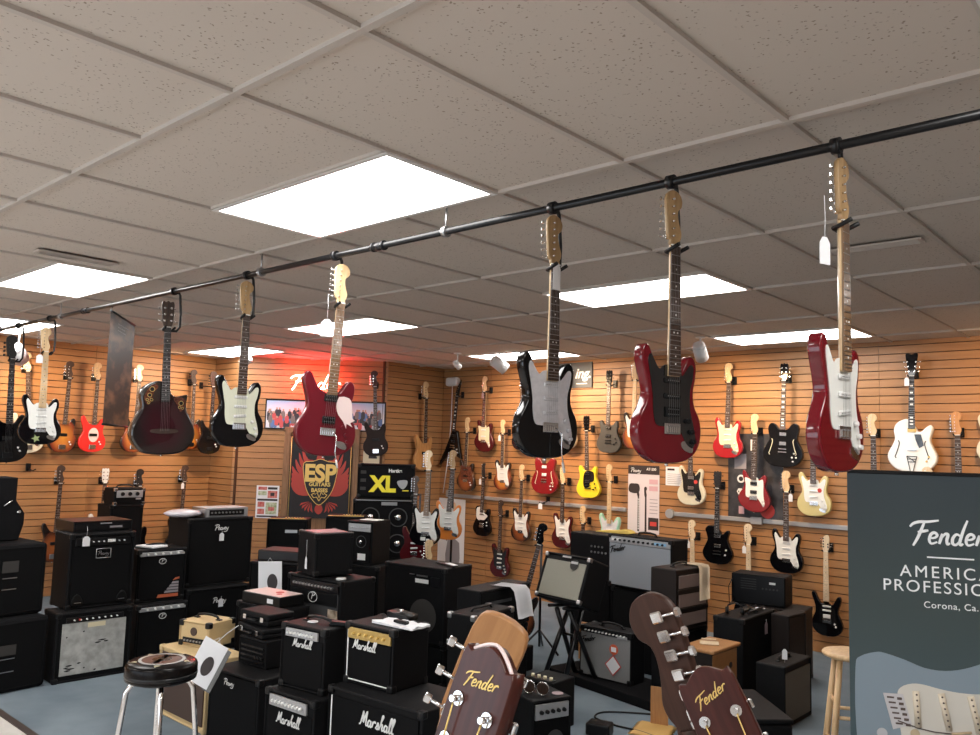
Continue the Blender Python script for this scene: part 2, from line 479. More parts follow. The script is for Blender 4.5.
bm = nbm(); box(bm, (-1.9, 1.42, CEIL + 0.045), (13.4, 10.96, 0.06)); ceil_o = struct('ceiling', bm, 'ceil')
lights_xy = [(x, y) for x in (-26, -16, -6, 4) for y in (-6, 2, 10, 18)]
bm = nbm()
for j in range(-3, 6):
    y = j * 4 * FT
    if -4 < y < 6.8:
        box(bm, (-1.9, y, CEIL + 0.008), (13.2, 0.024, 0.016))
for i in range(-13, 8):
    x = i * 2 * FT
    if not (-8.45 < x < 4.7): continue
    for j in range(-3, 6):
        ya, yb = j * 4 * FT, (j + 1) * 4 * FT
        yb = min(yb, 6.79); 
        if any(lx == i * 2 - 2 and ly >= j * 4 and ly < j * 4 + 4 for lx, ly in lights_xy): continue
        if yb - ya > 0.1:
            box(bm, (x, (ya + yb) / 2, CEIL + 0.009), (0.022, yb - ya, 0.014))
for lx, ly in lights_xy:
    box(bm, ((lx + 2) * FT, (2 * (ly // 2)) * FT, CEIL + 0.009), (4 * FT, 0.022, 0.014))
g = obj('ceiling_grid', bm, 'tee', ceil_o)

def slat_wall(name, length, a, ang, seams=(), band=1.47, z1=2.95):
    """boards with open grooves on a dark backing; local x along the wall, front to -Y"""
    bm = nbm()
    edges = [0] + [s for s in seams if 0 < s < length] + [length]
    z = 0.10; pitch = 0.0775
    rows = []
    while z < z1:
        h = pitch
        if band and abs(z - band) < pitch / 2: h = pitch * 1.6
        rows.append((z, min(z + h, z1))); z += h
    for k, (za, zb) in enumerate(rows):
        for ea, eb in zip(edges, edges[1:]):
            box(bm, ((ea + eb) / 2, 0.009, (za + zb) / 2 + 0.003), (eb - ea - 0.003, 0.018, zb - za - 0.0085))
    box(bm, (length / 2, 0.009, 0.05), (length, 0.018, 0.098))
    o = struct(name, bm, 'slat', None, (a[0], a[1], 0), ang)
    bm = nbm(); box(bm, (length / 2, 0.034, z1 / 2), (length + (0.10 if name in ('wall_left', 'wall_back', 'wall_corner_right', 'wall_corner_left') else 0.0), 0.026, z1))
    obj('groove_backing', bm, 'slat_gap', o)
    return o
# every slat wall's front face lies on its wall plane
slat_wall('wall_left', 8.9, (LW, -4.49), PI / 2, seams=[2.44, 4.88, 7.32])
slat_wall('wall_corner_left', 0.56, (P1.x, P1.y), 0)
dF = P3 - P2
slat_wall('wall_corner', dF.length, (P2.x, P2.y), math.atan2(dF.y, dF.x))
slat_wall('wall_corner_right', 1.03, (P3.x, P3.y), PI / 2, band=None)
slat_wall('wall_back', 11.3, (P4.x, P4.y), 0, seams=[0.9, 3.34, 5.78, 8.22], band=None)
bm = nbm()
for cx, sx in ((-7.1, 2.8), (3.3, 2.9)): box(bm, (cx, -4.10, 1.47), (sx, 0.04, 2.94))
for cz, sz in ((0.40, 0.80), (2.74, 0.40)): box(bm, (-1.925, -4.10, cz), (7.55, 0.04, sz))
struct('wall_front', bm, 'plain_wall')
bm = nbm()
for cx in (-5.66, -3.8, -1.925, -0.05, 1.81): box(bm, (cx, -4.10, 1.67), (0.05, 0.07, 1.74))
for cz in (0.82, 2.52): box(bm, (-1.925, -4.10, cz), (7.5, 0.07, 0.05))
struct('window_1', bm, 'tee')
bm = nbm(); box(bm, (4.79, 1.4, 1.47), (0.04, 10.9, 2.94)); struct('wall_right', bm, 'plain_wall')

# ceiling troffers
M['diffuser'] = mat('lit_diffuser', (0.9, 0.9, 0.9), 0.5, emit=(1.0, 0.975, 0.94), estr=TROFFER)
M['white_paint'] = mat('white_enamel', (0.72, 0.70, 0.68), 0.4)
TL = {(-26, 2): 'lit ceiling panel at the far left edge of the ceiling, cut by the pipe end',
      (-16, 2): 'lit ceiling panel at the left beside the dark slotted vent',
      (-6, 2): 'largest lit ceiling panel, above and in front of the black pipe',
      (4, 2): 'lit ceiling panel at the upper right corner of the photo',
      (-26, 10): 'lit ceiling panel low over the left corner, above the hanging guitar with mint pickguard',
      (-16, 10): 'lit ceiling panel behind the hanging dark red guitar with a maple headstock',
      (-6, 10): 'lit ceiling panel behind the necks of the two hanging guitars right of centre',
      (-16, 18): 'lit ceiling panel low behind the hanging black guitar, beside the white spotlights',
      (-6, 18): 'lit ceiling panel low at the right, behind the rightmost hanging red guitar'}
for lx, ly in lights_xy:
    if ly == 18 and lx in (-26, ): continue
    if ly == 10 and lx == 4 or ly == 18 and lx == 4: continue
    x0, y0 = lx * FT, ly * FT
    if lx == -26 and ly == 2: x0, y0 = -25.7 * FT, 3.8 * FT
    if lx == -26 and ly == 10: x0, y0 = -25.3 * FT, 11.7 * FT
    lab = TL.get((lx, ly), 'lit ceiling panel behind the camera, out of the picture')
    t = thing('ceiling_light_panel', lab, 'ceiling light', (x0 + 2 * FT, y0 + FT, CEIL), 0, 'fluorescent ceiling panels')
    def fr(bm):
        for sx in (-1, 1): box(bm, (sx * (2 * FT - 0.012), 0, 0.006), (0.024, 2 * FT, 0.014))
        for sy in (-1, 1): box(bm, (0, sy * (FT - 0.012), 0.006), (4 * FT - 0.048, 0.024, 0.014))
    cpart('frame', 'tf', fr, 'white_paint', t)
    def df(bm): box(bm, (0, 0, 0.006), (4 * FT - 0.05, 2 * FT - 0.05, 0.006))
    cpart('diffuser', 'tf', df, 'diffuser', t)

# slotted air vents
M['vent_dark'] = mat('vent_slot_dark', (0.03, 0.027, 0.025), 0.7)
def vent(x, y, lab, rz=0):
    t = thing('ceiling_vent', lab, 'vent', (x, y, CEIL), rz, 'slotted ceiling vents')
    def b1(bm):
        for sx in (-1, 1): box(bm, (sx * 0.225, 0, -0.003), (0.02, 0.10, 0.010))
        for sy in (-1, 1): box(bm, (0, sy * 0.045, -0.003), (0.43, 0.012, 0.010))
    def b2(bm): box(bm, (0, 0, 0.002), (0.43, 0.08, 0.004))
    def b3(bm):
        for k in (-1, 0, 1): box(bm, (0, k * 0.02, -0.004), (0.43, 0.003, 0.006))
        box(bm, (0.11, 0, -0.002), (0.20, 0.07, 0.004))
    cpart('vent_frame', 'v', b1, 'tee', t); cpart('slot', 'v', b2, 'vent_dark', t); cpart('vent_blade', 'v', b3, 'tee', t)
vent(-3.55, 0.66, 'slotted vent in the ceiling beside the left light panel', PI / 2)
vent(0.35, 3.07, 'slotted vent in the ceiling right of the rightmost hanging red guitar')

# track spotlights
M['spot_white'] = mat('spotlight_enamel', (0.70, 0.70, 0.70), 0.3)
M['lamp_glow'] = mat('lamp_glow', (1, 0.9, 0.75), 0.4, emit=(1.0, 0.72, 0.42), estr=12)
def spotlight(x, y, aim, lab, r=0.055, L=0.15, power=SPOT_W, drop=0.12):  # lamp aimed at the wall
    t = thing('track_spotlight', lab, 'spotlight', (x, y, CEIL), 0, 'white ceiling spotlights')
    bm = nbm(); cyl(bm, (0, 0, 0), (0, 0, -0.012), 0.045); cyl(bm, (0, 0, -0.01), (0, 0, -drop), 0.008)
    obj('stem', bm, 'spot_white', t)
    d = (Vector(aim) - Vector((x, y, CEIL - drop))).normalized()
    c = Vector((0, 0, -drop - 0.02))
    bm = nbm(); cyl(bm, c - d * L / 2, c + d * L / 2, r, r * 1.05, 24); cyl(bm, c - d * (L / 2 + 0.02), c - d * L / 2, r * 0.6, r, 24)
    obj('lamp_housing', bm, 'spot_white', t)
    bm = nbm(); cyl(bm, c + d * (L / 2 - 0.001), c + d * (L / 2 + 0.004), r * 0.85, r * 0.85, 24)
    obj('bulb', bm, 'lamp_glow', t)
    ld = bpy.data.lights.new('spot_lamp', 'SPOT'); ld.energy = power; ld.color = (1.0, 0.66, 0.36)
    ld.spot_size = math.radians(100); ld.spot_blend = 0.9; ld.shadow_soft_size = 0.04
    lo = bpy.data.objects.new('spot_lamp', ld); COL.objects.link(lo); lo.parent = t
    lo.location = c + d * (L / 2 + 0.03)
    lo.rotation_euler = d.to_track_quat('-Z', 'Y').to_euler()
spotlight(-4.92, 5.42, (-4.9, 6.8, 1.9), 'small white ceiling spotlight above the flying-V guitar in the corner', 0.035, 0.09)
spotlight(-4.45, 5.62, (-3.9, 6.8, 2.0), 'large white can spotlight left of the hanging black guitar', 0.065, 0.18)
spotlight(-1.95, 5.60, (-2.25, 6.8, 1.9), 'white can spotlight right of the hanging red guitar with a black pickguard', 0.06, 0.17)
spotlight(-7.8, 1.74, (-8.5, 2.3, 2.2), 'white spotlight at the far left beside the black bass headstock', 0.08, 0.2, power=SPOT_W * .45, drop=.22)
spotlight(-7.0, 3.95, (-8.5, 3.6, 2.0), 'white spotlight hidden behind the necks of the hanging acoustic guitar', 0.05, 0.12)
spotlight(0.55, 5.2, (0.3, 6.8, 1.8), 'added white spotlight out of the picture over the right end of the back wall', 0.06, 0.17)  # added, unseen lamp that brightens the right end of the back wall

# ================================================================ guitars
OUT = {
 'strat': [(0,0),(-.08,.006),(-.135,.040),(-.163,.095),(-.156,.155),(-.130,.200),(-.115,.240),(-.122,.282),(-.136,.322),(-.147,.362),(-.144,.396),(-.129,.413),(-.109,.405),(-.092,.375),(-.068,.340),(-.035,.319),(.030,.316),(.052,.325),(.068,.350),(.084,.374),(.104,.385),(.122,.374),(.131,.345),(.127,.302),(.116,.258),(.122,.208),(.150,.160),(.158,.105),(.138,.048),(.08,.010)],
 'tele': [(0,0),(-.09,.010),(-.15,.065),(-.158,.125),(-.130,.190),(-.110,.240),(-.122,.300),(-.132,.350),(-.110,.388),(-.065,.398),(-.030,.392),(-.028,.330),(.028,.318),(.050,.312),(.072,.345),(.098,.368),(.118,.355),(.122,.310),(.108,.245),(.130,.190),(.158,.125),(.150,.065),(.09,.010)],
 'prs': [(0,0),(-.10,.012),(-.158,.070),(-.163,.130),(-.132,.200),(-.115,.250),(-.122,.305),(-.131,.345),(-.122,.375),(-.102,.378),(-.080,.350),(-.055,.325),(.030,.322),(.060,.330),(.080,.352),(.100,.368),(.118,.355),(.122,.315),(.112,.250),(.130,.200),(.163,.130),(.158,.070),(.10,.012)],
 'duo': [(0,0),(-.10,.012),(-.158,.070),(-.163,.130),(-.132,.195),(-.112,.245),(-.126,.305),(-.138,.345),(-.110,.382),(-.060,.388),(-.028,.380),(.026,.335),(.040,.308),(.066,.312),(.088,.338),(.116,.350),(.126,.325),(.116,.290),(.110,.250),(.130,.195),(.163,.130),(.158,.070),(.10,.012)],
 'offset': [(.02,0),(-.06,.014),(-.13,.060),(-.165,.120),(-.150,.180),(-.115,.235),(-.104,.290),(-.118,.340),(-.128,.385),(-.118,.412),(-.097,.405),(-.078,.372),(-.058,.342),(-.030,.330),(.028,.325),(.060,.338),(.082,.362),(.104,.374),(.121,.356),(.122,.310),(.114,.280),(.112,.245),(.138,.195),(.166,.130),(.158,.065),(.10,.012)],
 'v': [(-.010,.13),(-.100,.055),(-.215,-.07),(-.225,-.065),(-.19,.03),(-.13,.16),(-.070,.330),(-.045,.395),(-.02,.405),(.02,.405),(.045,.395),(.070,.330),(.12,.18),(.165,.06),(.165,.045),(.085,.070),(.010,.13)],
 'semi': [(0,0),(-.12,.014),(-.190,.080),(-.203,.150),(-.170,.225),(-.142,.280),(-.150,.335),(-.158,.385),(-.145,.425),(-.115,.440),(-.082,.425),(-.055,.392),(-.03,.375),(.03,.375),(.055,.392),(.082,.425),(.115,.440),(.145,.425),(.158,.385),(.150,.335),(.142,.280),(.170,.225),(.203,.150),(.190,.080),(.12,.014)],
 'arch': [(0,0),(-.12,.014),(-.195,.085),(-.203,.160),(-.165,.240),(-.145,.300),(-.155,.370),(-.135,.430),(-.085,.465),(-.03,.472),(.028,.400),(.045,.368),(.075,.365),(.110,.400),(.150,.425),(.172,.395),(.160,.340),(.150,.285),(.170,.230),(.203,.155),(.192,.080),(.12,.014)],
 'ovation': [(0,0),(-.125,.018),(-.195,.095),(-.203,.175),(-.168,.260),(-.143,.315),(-.152,.385),(-.130,.445),(-.080,.482),(-.025,.490),(.028,.450),(.045,.405),(.078,.388),(.118,.398),(.150,.400),(.142,.340),(.150,.290),(.172,.245),(.203,.170),(.195,.090),(.125,.018)],
 'acoustic': [(0,0),(-.125,.018),(-.195,.095),(-.200,.175),(-.155,.260),(-.130,.315),(-.142,.385),(-.122,.445),(-.075,.482),(-.02,.490),(.02,.490),(.075,.482),(.122,.445),(.142,.385),(.130,.315),(.155,.260),(.200,.175),(.195,.095),(.125,.018)],
 'mm': [(0,0),(-.07,.008),(-.125,.045),(-.150,.100),(-.140,.160),(-.116,.215),(-.112,.265),(-.126,.320),(-.143,.365),(-.148,.402),(-.130,.415),(-.108,.398),(-.088,.352),(-.062,.314),(-.03,.305),(.028,.300),(.055,.308),(.074,.340),(.092,.375),(.116,.388),(.132,.368),(.128,.325),(.112,.275),(.104,.225),(.128,.170),(.146,.110),(.125,.045),(.07,.008)],
}
OUT['bass'] = [(x * 1.03, z * 1.10) for x, z in OUT['strat']]
GUARD = {
 'strat': [(-.066,.330),(-.105,.378),(-.118,.355),(-.106,.295),(-.095,.235),(-.092,.180),(-.078,.135),(-.040,.128),(.010,.126),(.045,.112),(.075,.070),(.108,.055),(.122,.085),(.112,.135),(.095,.190),(.092,.250),(.106,.300),(.111,.345),(.094,.352),(.066,.322),(.050,.312),(.035,.345),(-.035,.345)],
 'tele': [(-.035,.385),(-.095,.365),(-.105,.300),(-.095,.235),(-.050,.205),(-.03,.215),(.035,.215),(.060,.230),(.098,.275),(.055,.300),(.035,.312),(.035,.345),(-.035,.350)],
 'offset': [(-.035,.325),(-.095,.340),(-.085,.270),(-.085,.200),(-.075,.150),(-.02,.140),(.04,.140),(.08,.095),(.105,.060),(.118,.090),(.105,.150),(.100,.220),(.100,.280),(.090,.330),(.050,.318),(.035,.345),(-.030,.345)],
 'mm': [(-.03,.30),(-.07,.26),(-.07,.19),(-.055,.125),(.02,.115),(.06,.090),(.095,.085),(.10,.13),(.08,.19),(.075,.25),(.05,.29),(.03,.31)],
 'yellow': [(-.06,.24),(-.055,.13),(.02,.13),(.03,.18),(.085,.20),(.09,.28),(.06,.31),(-.03,.31)],
}
GUARD['bass'] = [(x * .9, z * 1.10 + .01) for x, z in GUARD['strat']]
GUARD['mmbass'] = [(.062 * math.cos(a) + .005, .215 + .09 * math.sin(a)) for a in [2 * PI * k / 14 for k in range(14)]]
HEAD = {
 'strat': [(-.021,0),(-.023,.018),(-.036,.032),(-.043,.090),(-.047,.160),(-.038,.186),(-.012,.200),(.018,.192),(.034,.168),(.030,.142),(.014,.128),(.012,.105),(.020,.075),(.030,.048),(.028,.028),(.021,.015),(.021,0)],
 'tele': [(-.021,0),(-.023,.018),(-.033,.032),(-.038,.160),(-.020,.188),(.004,.192),(.018,.180),(.010,.150),(.014,.100),(.020,.055),(.024,.025),(.021,0)],
 'gibson': [(-.021,0),(-.030,.020),(-.036,.050),(-.041,.150),(-.030,.172),(-.014,.166),(0,.176),(.014,.166),(.030,.172),(.041,.150),(.036,.050),(.030,.020),(.021,0)],
 'arch': [(-.021,0),(-.030,.020),(-.033,.060),(-.052,.185),(-.035,.205),(0,.195),(.035,.205),(.052,.185),(.033,.060),(.030,.020),(.021,0)],
 'pointed': [(-.021,0),(-.030,.020),(-.033,.05),(.030,.205),(.046,.20),(.034,.09),(.028,.03),(.021,0)],
 'mm': [(-.021,0),(-.030,.020),(-.034,.05),(-.032,.10),(-.016,.14),(.010,.155),(.030,.142),(.036,.11),(.030,.075),(.032,.04),(.026,.02),(.021,0)],
 'plain': [(-.021,0),(-.028,.020),(-.034,.045),(-.037,.155),(-.022,.182),(.022,.182),(.037,.155),(.034,.045),(.028,.020),(.021,0)],
 'dread': [(-.0225,0),(-.030,.020),(-.0375,.045),(-.0375,.168),(-.026,.176),(-.012,.186),(0,.190),(.012,.186),(.026,.176),(.0375,.168),(.0375,.045),(.030,.020),(.0225,0)],
}
HEAD['bass'] = [(x * 1.15, z * 1.05) for x, z in HEAD['strat']]
SPEC = {  # body top joint, nut height, headstock, thickness, pickup heights, bridge height
 'strat': dict(nut=.775, head='strat', T=.044, pk=[.290, .235, .180], br=.125, join=.318),
 'bass': dict(nut=.920, head='bass', T=.042, pk=[.215], br=.085, join=.35),
 'tele': dict(nut=.778, head='tele', T=.044, pk=[.285, .165], br=.135, join=.325),
 'prs': dict(nut=.790, head='gibson', T=.044, pk=[.285, .195], br=.145, join=.322),
 'duo': dict(nut=.775, head='gibson', T=.044, pk=[.285, .185], br=.130, join=.330),
 'offset': dict(nut=.785, head='strat', T=.044, pk=[.285, .200], br=.145, join=.33),
 'v': dict(nut=.850, head='pointed', T=.044, pk=[.335, .255], br=.205, join=.40),
 'semi': dict(nut=.870, head='gibson', T=.048, pk=[.330, .235], br=.180, join=.38),
 'arch': dict(nut=.865, head='arch', T=.065, pk=[.375], br=.200, join=.43),
 'ovation': dict(nut=.855, head='gibson', T=.105, pk=[], br=.160, join=.44),
 'acoustic': dict(nut=.850, head='dread', T=.110, pk=[], br=.170, join=.489),
 'mm': dict(nut=.815, head='mm', T=.042, pk=[.285, .245, .190], br=.150, join=.305),
}
HANG = {}
def guitar(kind, body, guard=None, gshape=None, neck='maple', board='rosewood', headm=None, pick='white', pks='single',
           metal='chrome', label='', cat='guitar', loc=(0, 0, 0), yaw=-90, lean=0, scale=1, group=None, head=None,
           strings=False, bodypart=True, name=None, fine=False, knob='white', dark_frets=False, hand=1):
    S = SPEC[kind]
    T = S['T']; yf = -T / 2; zn = S['nut']; zj = S['join']
    zfe = zn - (zn - S['br']) * (.72 if kind != 'bass' else .69)
    head = head or S['head']
    nm = name or ('bass_guitar' if kind == 'bass' else 'acoustic_guitar' if kind in ('ovation', 'acoustic') else 'electric_guitar')
    r = thing(nm, label, cat if kind != 'bass' else 'bass guitar', loc, 0, group)
    R = Matrix.Rotation(math.radians(yaw + 90), 4, 'Z') @ Matrix.Rotation(math.radians(lean), 4, 'Y')
    r.rotation_euler = R.to_euler()
    r.scale = (scale * hand, scale, scale)
    bev = .012 if T > .06 else .007
    cpart('body', kind, lambda bm: prism(bm, spline(OUT[kind], 4), yf, -yf, bev, 3), body, r)
    # neck, fingerboard, frets
    yb = yf - .012 if kind not in ('ovation', 'acoustic', 'arch') else yf - .006
    def nk(bm):
        A = []
        for z, w in ((zfe - .002, .056), (zj, .055), (zn, .043), (zn + .012, .040)):
            q = []
            for k in range(7):
                a = PI * k / 6
                q.append(bm.verts.new((w / 2 * math.cos(a), yb + .020 * math.sin(a) ** .8 if math.sin(a) > 0 else yb, z)))
            A.append(q)
        for P, Q in zip(A, A[1:]):
            for k in range(6):
                bm.faces.new((P[k], P[k + 1], Q[k + 1], Q[k])).smooth = True
            bm.faces.new((P[6], P[0], Q[0], Q[6]))
        bm.faces.new(A[0][::-1]); bm.faces.new(A[-1])
    cpart('neck', kind + 'n', nk, neck, r)
    fb = cpart('fretboard', kind + 'f', lambda bm: prism(bm, [(-.028, zfe), (-.0215, zn), (.0215, zn), (.028, zfe)], yb - .006, yb + .0005), board, r)
    scale_l = zn - S['br']
    def frets(bm):
        for k in range(1, 22):
            z = S['br'] + scale_l / (2 ** (k / 12.0))
            if z < zfe + .003: break
            w = .0215 + (.028 - .0215) * (zn - z) / (zn - zfe)
            box(bm, (0, yb - .0067, z), (w * 2, .0016, .0022))
    cpart('frets', kind + 'fr', frets, 'steel', fb)
    def dots(bm):
        for k in (3, 5, 7, 9, 12, 15, 17, 19):
            z = S['br'] + scale_l * (2 ** (-k / 12.0) + 2 ** (-(k - 1) / 12.0)) / 2
            if z < zfe + .006: break
            for dx in ((0,) if k != 12 else (-.009, .009)):
                if kind in ('arch', 'v', 'semi'): box(bm, (dx * 0, yb - .0064, z), (.026, .0012, .014))
                else: cyl(bm, (dx, yb - .006, z), (dx, yb - .0070, z), .0034, n=8)
    cpart('fret_markers', kind + 'd', dots, 'black_plastic' if board in ('maple', 'maple_pale') else 'white', fb)
    # headstock and tuners
    hk = HEAD[head]
    hs = cpart('headstock', head, lambda bm: prism(bm, [(x, z + zn) for x, z in spline(hk, 3)], yb - .003, yb + .012, .0015, 1), headm or neck, r) if False else None
    def hd(bm): prism(bm, [(x, z) for x, z in spline(hk, 3)], -.003, .012 if head != 'dread' else .016, .0015, 1)
    hs = cpart('headstock', head, hd, headm or neck, r, (0, yb, zn + .002))
    n6 = 6
    bx = .45 if head == 'dread' else 1
    if head in ('strat', 'tele', 'pointed', 'bass'):
        cnt = 4 if head == 'bass' else 6
        for k in range(cnt):
            z = .030 + k * (.135 / (cnt - 1) if cnt == 6 else .036)
            xe = (-.040 if head != 'pointed' else -.030 + k * .009) * (1.1 if head == 'bass' else 1)
            def tn(bm, big=(head == 'bass')):
                f = 1.5 if big else 1.0
                cyl(bm, (.022, -.003, 0), (.022, -.014, 0), .0035 * f, n=8)
                box(bm, (.018, .017, 0), (.020 * f, .009, .016 * f), .002, 1)
                cyl(bm, (.02, .017, 0), (-.012, .017, 0), .0022 * f, n=6)
                box(bm, (-.018, .017, 0), (.012 * f, .007 * f, .014 * f), .003, 1)
            cpart('tuner', head, tn, metal, hs, (xe, 0, z))
    else:
        for s in (-1, 1):
            for k in range(3 if head != 'mm' else (4 if s < 0 else 2)):
                z = .040 + k * (.043 if head != 'mm' else .026)
                xe = s * (.034 if head not in ('arch',) else .036 + k * .006)
                def tn(bm, s=s):
                    cyl(bm, (-.012 * s, -.003, 0), (-.012 * s, -.014, 0), .0035, n=10)
                    cyl(bm, (-.012 * s, -.003, 0), (-.012 * s, -.005, 0), .0075, n=12)
                    box(bm, (-.012 * s, .017, 0), (.014, .010, .018), .002, 1)
                    cyl(bm, (-.01 * s, .017, 0), (.016 * s * bx, .017, 0), .0025, n=8)
                    box(bm, ((.018 if bx == 1 else .007) * s, .017, 0), (.010 if bx == 1 else .006, .007, .012), .002, 2)
                cpart('tuner', 't%d%s' % (s, bx), tn, metal, hs, (xe, 0, z))
    cpart('nut', 'nut', lambda bm: box(bm, (0, -.004, 0), (.043, .009, .005)), 'white', r, (0, yb, zn))
    # pickguard
    if guard:
        gs = gshape or kind
        gz = spline(GUARD[gs], 4)
        gpart = cpart('pickguard', gs, lambda bm: prism(bm, gz, yf - .0025, yf + .001), guard, r)
    pa = r
    yp = yf - (.0025 if guard else 0)
    for i, z in enumerate(S['pk']):
        if kind == 'bass':
            def pk_(bm):
                box(bm, (0, yp - .004, 0), (.095, .010, .036), .004, 1)
            cpart('pickup', 'bp%.4f' % yp, pk_, 'black_plastic', r, (0, 0, z))
            continue
        hb = pks == 'hum' or (pks == 'hss' and i == len(S['pk']) - 1) or (pks == 'p90')
        if hb:
            if pks == 'hum' and len(S['pk']) == 3 and i == 1: continue
            def pk_(bm): box(bm, (0, yp - .004, 0), (.070, .010, .036), .003, 1)
            pu = cpart('pickup', 'hb%.4f' % yp, pk_, pick, r, (0, 0, z))
            def po(bm):
                for rr in (-.009, .009):
                    for k in range(6): cyl(bm, ((k - 2.5) * .010, yp - .009, rr), ((k - 2.5) * .010, yp - .0102, rr), .0024, n=6)
            cpart('pole_pieces', 'hb%.4f' % yp, po, 'steel', pu)
        else:
            tilt = -.10 if (i == len(S['pk']) - 1 and kind in ('strat',)) else 0
            def pk_(bm, tilt=tilt):
                box(bm, (0, yp - .003, 0), (.082, .008, .018), .004, 1, rot=Matrix.Rotation(tilt, 3, 'Y'))
            pu = cpart('pickup', 'sc%.4f%.1f' % (yp, tilt), pk_, pick, r, (0, 0, z))
            def po(bm, tilt=tilt):
                for k in range(6): cyl(bm, ((k - 2.5) * .0105, yp - .007, -(k - 2.5) * .0105 * tilt), ((k - 2.5) * .0105, yp - .0082, -(k - 2.5) * .0105 * tilt), .0025, n=6)
            cpart('pole_pieces', 'sc%.4f%.1f' % (yp, tilt), po, 'steel', pu)
    # bridge
    if kind in ('ovation', 'acoustic'):
        cpart('bridge', 'ac', lambda bm: prism(bm, spline([(-.085, 0), (-.08, .018), (0, .024), (.08, .018), (.085, 0), (.03, -.008), (-.03, -.008)], 3), yf - .010, yf + .001), 'rosewood', r, (0, 0, S['br'] - .01))
    elif kind in ('semi', 'prs', 'duo', 'arch', 'v'):
        def brf(bm):
            box(bm, (0, yf - .008, 0), (.082, .012, .010), .002, 1)
            if kind != 'arch': box(bm, (0, yf - .009, -.030), (.088, .010, .012), .003, 1)
        cpart('bridge', 'tom' + str(kind == 'arch') + str(yf), brf, metal, r, (0, 0, S['br']))
    elif kind == 'bass':
        cpart('bridge', 'bassb', lambda bm: box(bm, (0, yf - .006, 0), (.080, .012, .055), .002, 1), metal, r, (0, 0, S['br'] - .02))
    else:
        def brs(bm):
            box(bm, (0, yf - .004, 0), (.080, .007, .038), .001, 1)
            for k in range(6): box(bm, ((k - 2.5) * .0108, yf - .009, -.003), (.0085, .006, .024), .001, 1)
        cpart('bridge', 'st', brs, metal, r, (0, 0, S['br'] - .004))
        if kind == 'strat':
            cpart('jack_plate', 'jp', lambda bm: prism(bm, spline([(-.024, .016), (-.030, .0), (-.012, -.016), (.022, -.024), (.030, -.010), (.014, .012)], 3), yf - .0025, yf + .001), metal, r, (.080, 0, .062))
    # knobs
    kn = {'strat': [(.078, .150), (.098, .112), (.108, .078)], 'bass': [(.080, .13), (.095, .10)], 'tele': [(.095, .19), (.098, .15)],
          'prs': [(.10, .165), (.11, .12), (.08, .10)], 'duo': [(.10, .15), (.09, .10)], 'offset': [(.095, .12), (.108, .09)],
          'v': [(.085, .16), (.1, .12)], 'semi': [(.12, .14), (.14, .10), (.10, .10), (.11, .06)], 'arch': [(.12, .10), (.14, .14)],
          'mm': [(.075, .125), (.085, .10)]}.get(kind, [])
    for kx, kz in kn:
        def kb(bm): cyl(bm, (0, yf - .003, 0), (0, yf - .015, 0), .0095, .0075, 12)
        cpart('knob', 'k%.4f' % yf, kb, knob, r, (kx, 0, kz))
    def btn(bm): cyl(bm, (0, 0, .002), (0, 0, -.010), .005, .007, 10)
    cpart('strap_button', 'sb', btn, metal, r)
    if strings:
        def stf(bm):
            ys = yf - .013 if kind not in ('ovation', 'acoustic') else yf - .016
            for k in range(6):
                x0 = (k - 2.5) * .0105; x1 = (k - 2.5) * .0072
                tube(bm, [(x0, ys, S['br']), (x1, yb - .009, zn)], .0006, 4)
        cpart('strings', kind + 's%s' % strings, stf, 'steel', r)
    if kind in ('semi', 'arch'):
        for s in (-1, 1):
            def fh(bm, s=s):
                pts = [(s * .115, .28), (s * .105, .26), (s * .112, .22), (s * .130, .16), (s * .140, .135), (s * .130, .120)]
                pp = spline(pts, 4, closed=False)
                tube(bm, [(x, yf - .001, z) for x, z in pp], .0042, 6)
            cpart('f_hole', '%s%d' % (kind, s), fh, 'black_plastic' if body == 'white_gloss' else 'cream_part', r)
    R3 = r.rotation_euler.to_matrix()
    HANG[r.name] = (Vector(loc) + R3 @ Vector((0, (yb + .01) * scale, (zn - .005) * scale)), yaw)
    return r

# ================================================================ hanging gear
def wall_hanger(g, label):
    p, yaw = HANG[g.name]
    n = Vector((math.cos(math.radians(yaw)), math.sin(math.radians(yaw)), 0))
    # distance back to the wall plane
    if yaw == -90: d = BW - p.y
    elif yaw == 0 and p.y < 5: d = p.x - LW
    elif yaw == 0: d = p.x - P3.x
    else:
        d = (p.xy - P2).dot(Vector((dF.y, -dF.x)).normalized())
    d = abs(d)
    t = thing('guitar_hanger', label, 'wall hanger', p, math.radians(yaw + 90), 'wall hangers')
    key = '%.2f' % d
    cpart('wall_plate', 'hp' + key, lambda bm: box(bm, (0, d - .008, .03), (.052, .016, .085), .004, 1), 'black_plastic', t)
    def ar(bm):
        cyl(bm, (0, d - .01, .02), (0, .022, .005), .006, n=8)
        tube(bm, [(-.030, -.030, .012), (-.030, 0, .0), (-.020, .022, -.004), (.020, .022, -.004), (.030, 0, .0), (.030, -.030, .012)], .006, 8)
    cpart('yoke', 'hy' + key, ar, 'black_plastic', t)

def price_tag(p, label, col='paper', yaw=-90, h=.075, w=.04, drop=.06, group='price tags'):
    t = thing('price_tag', label, 'price tag', p, math.radians(yaw + 90), group)
    k = '%.3f%.3f%.3f' % (h, w, drop)
    cpart('card', k, lambda bm: prism(bm, [(-w / 2, -drop - h), (w / 2, -drop - h), (w / 2, -drop - h * .22), (w * .2, -drop), (-w * .2, -drop), (-w / 2, -drop - h * .22)], -.001, .001), col, t)
    cpart('string', k, lambda bm: tube(bm, [(0, 0, 0), (.003, 0, -drop * .5), (0, 0, -drop - .008)], .0012, 5), 'paper', t)
    return t

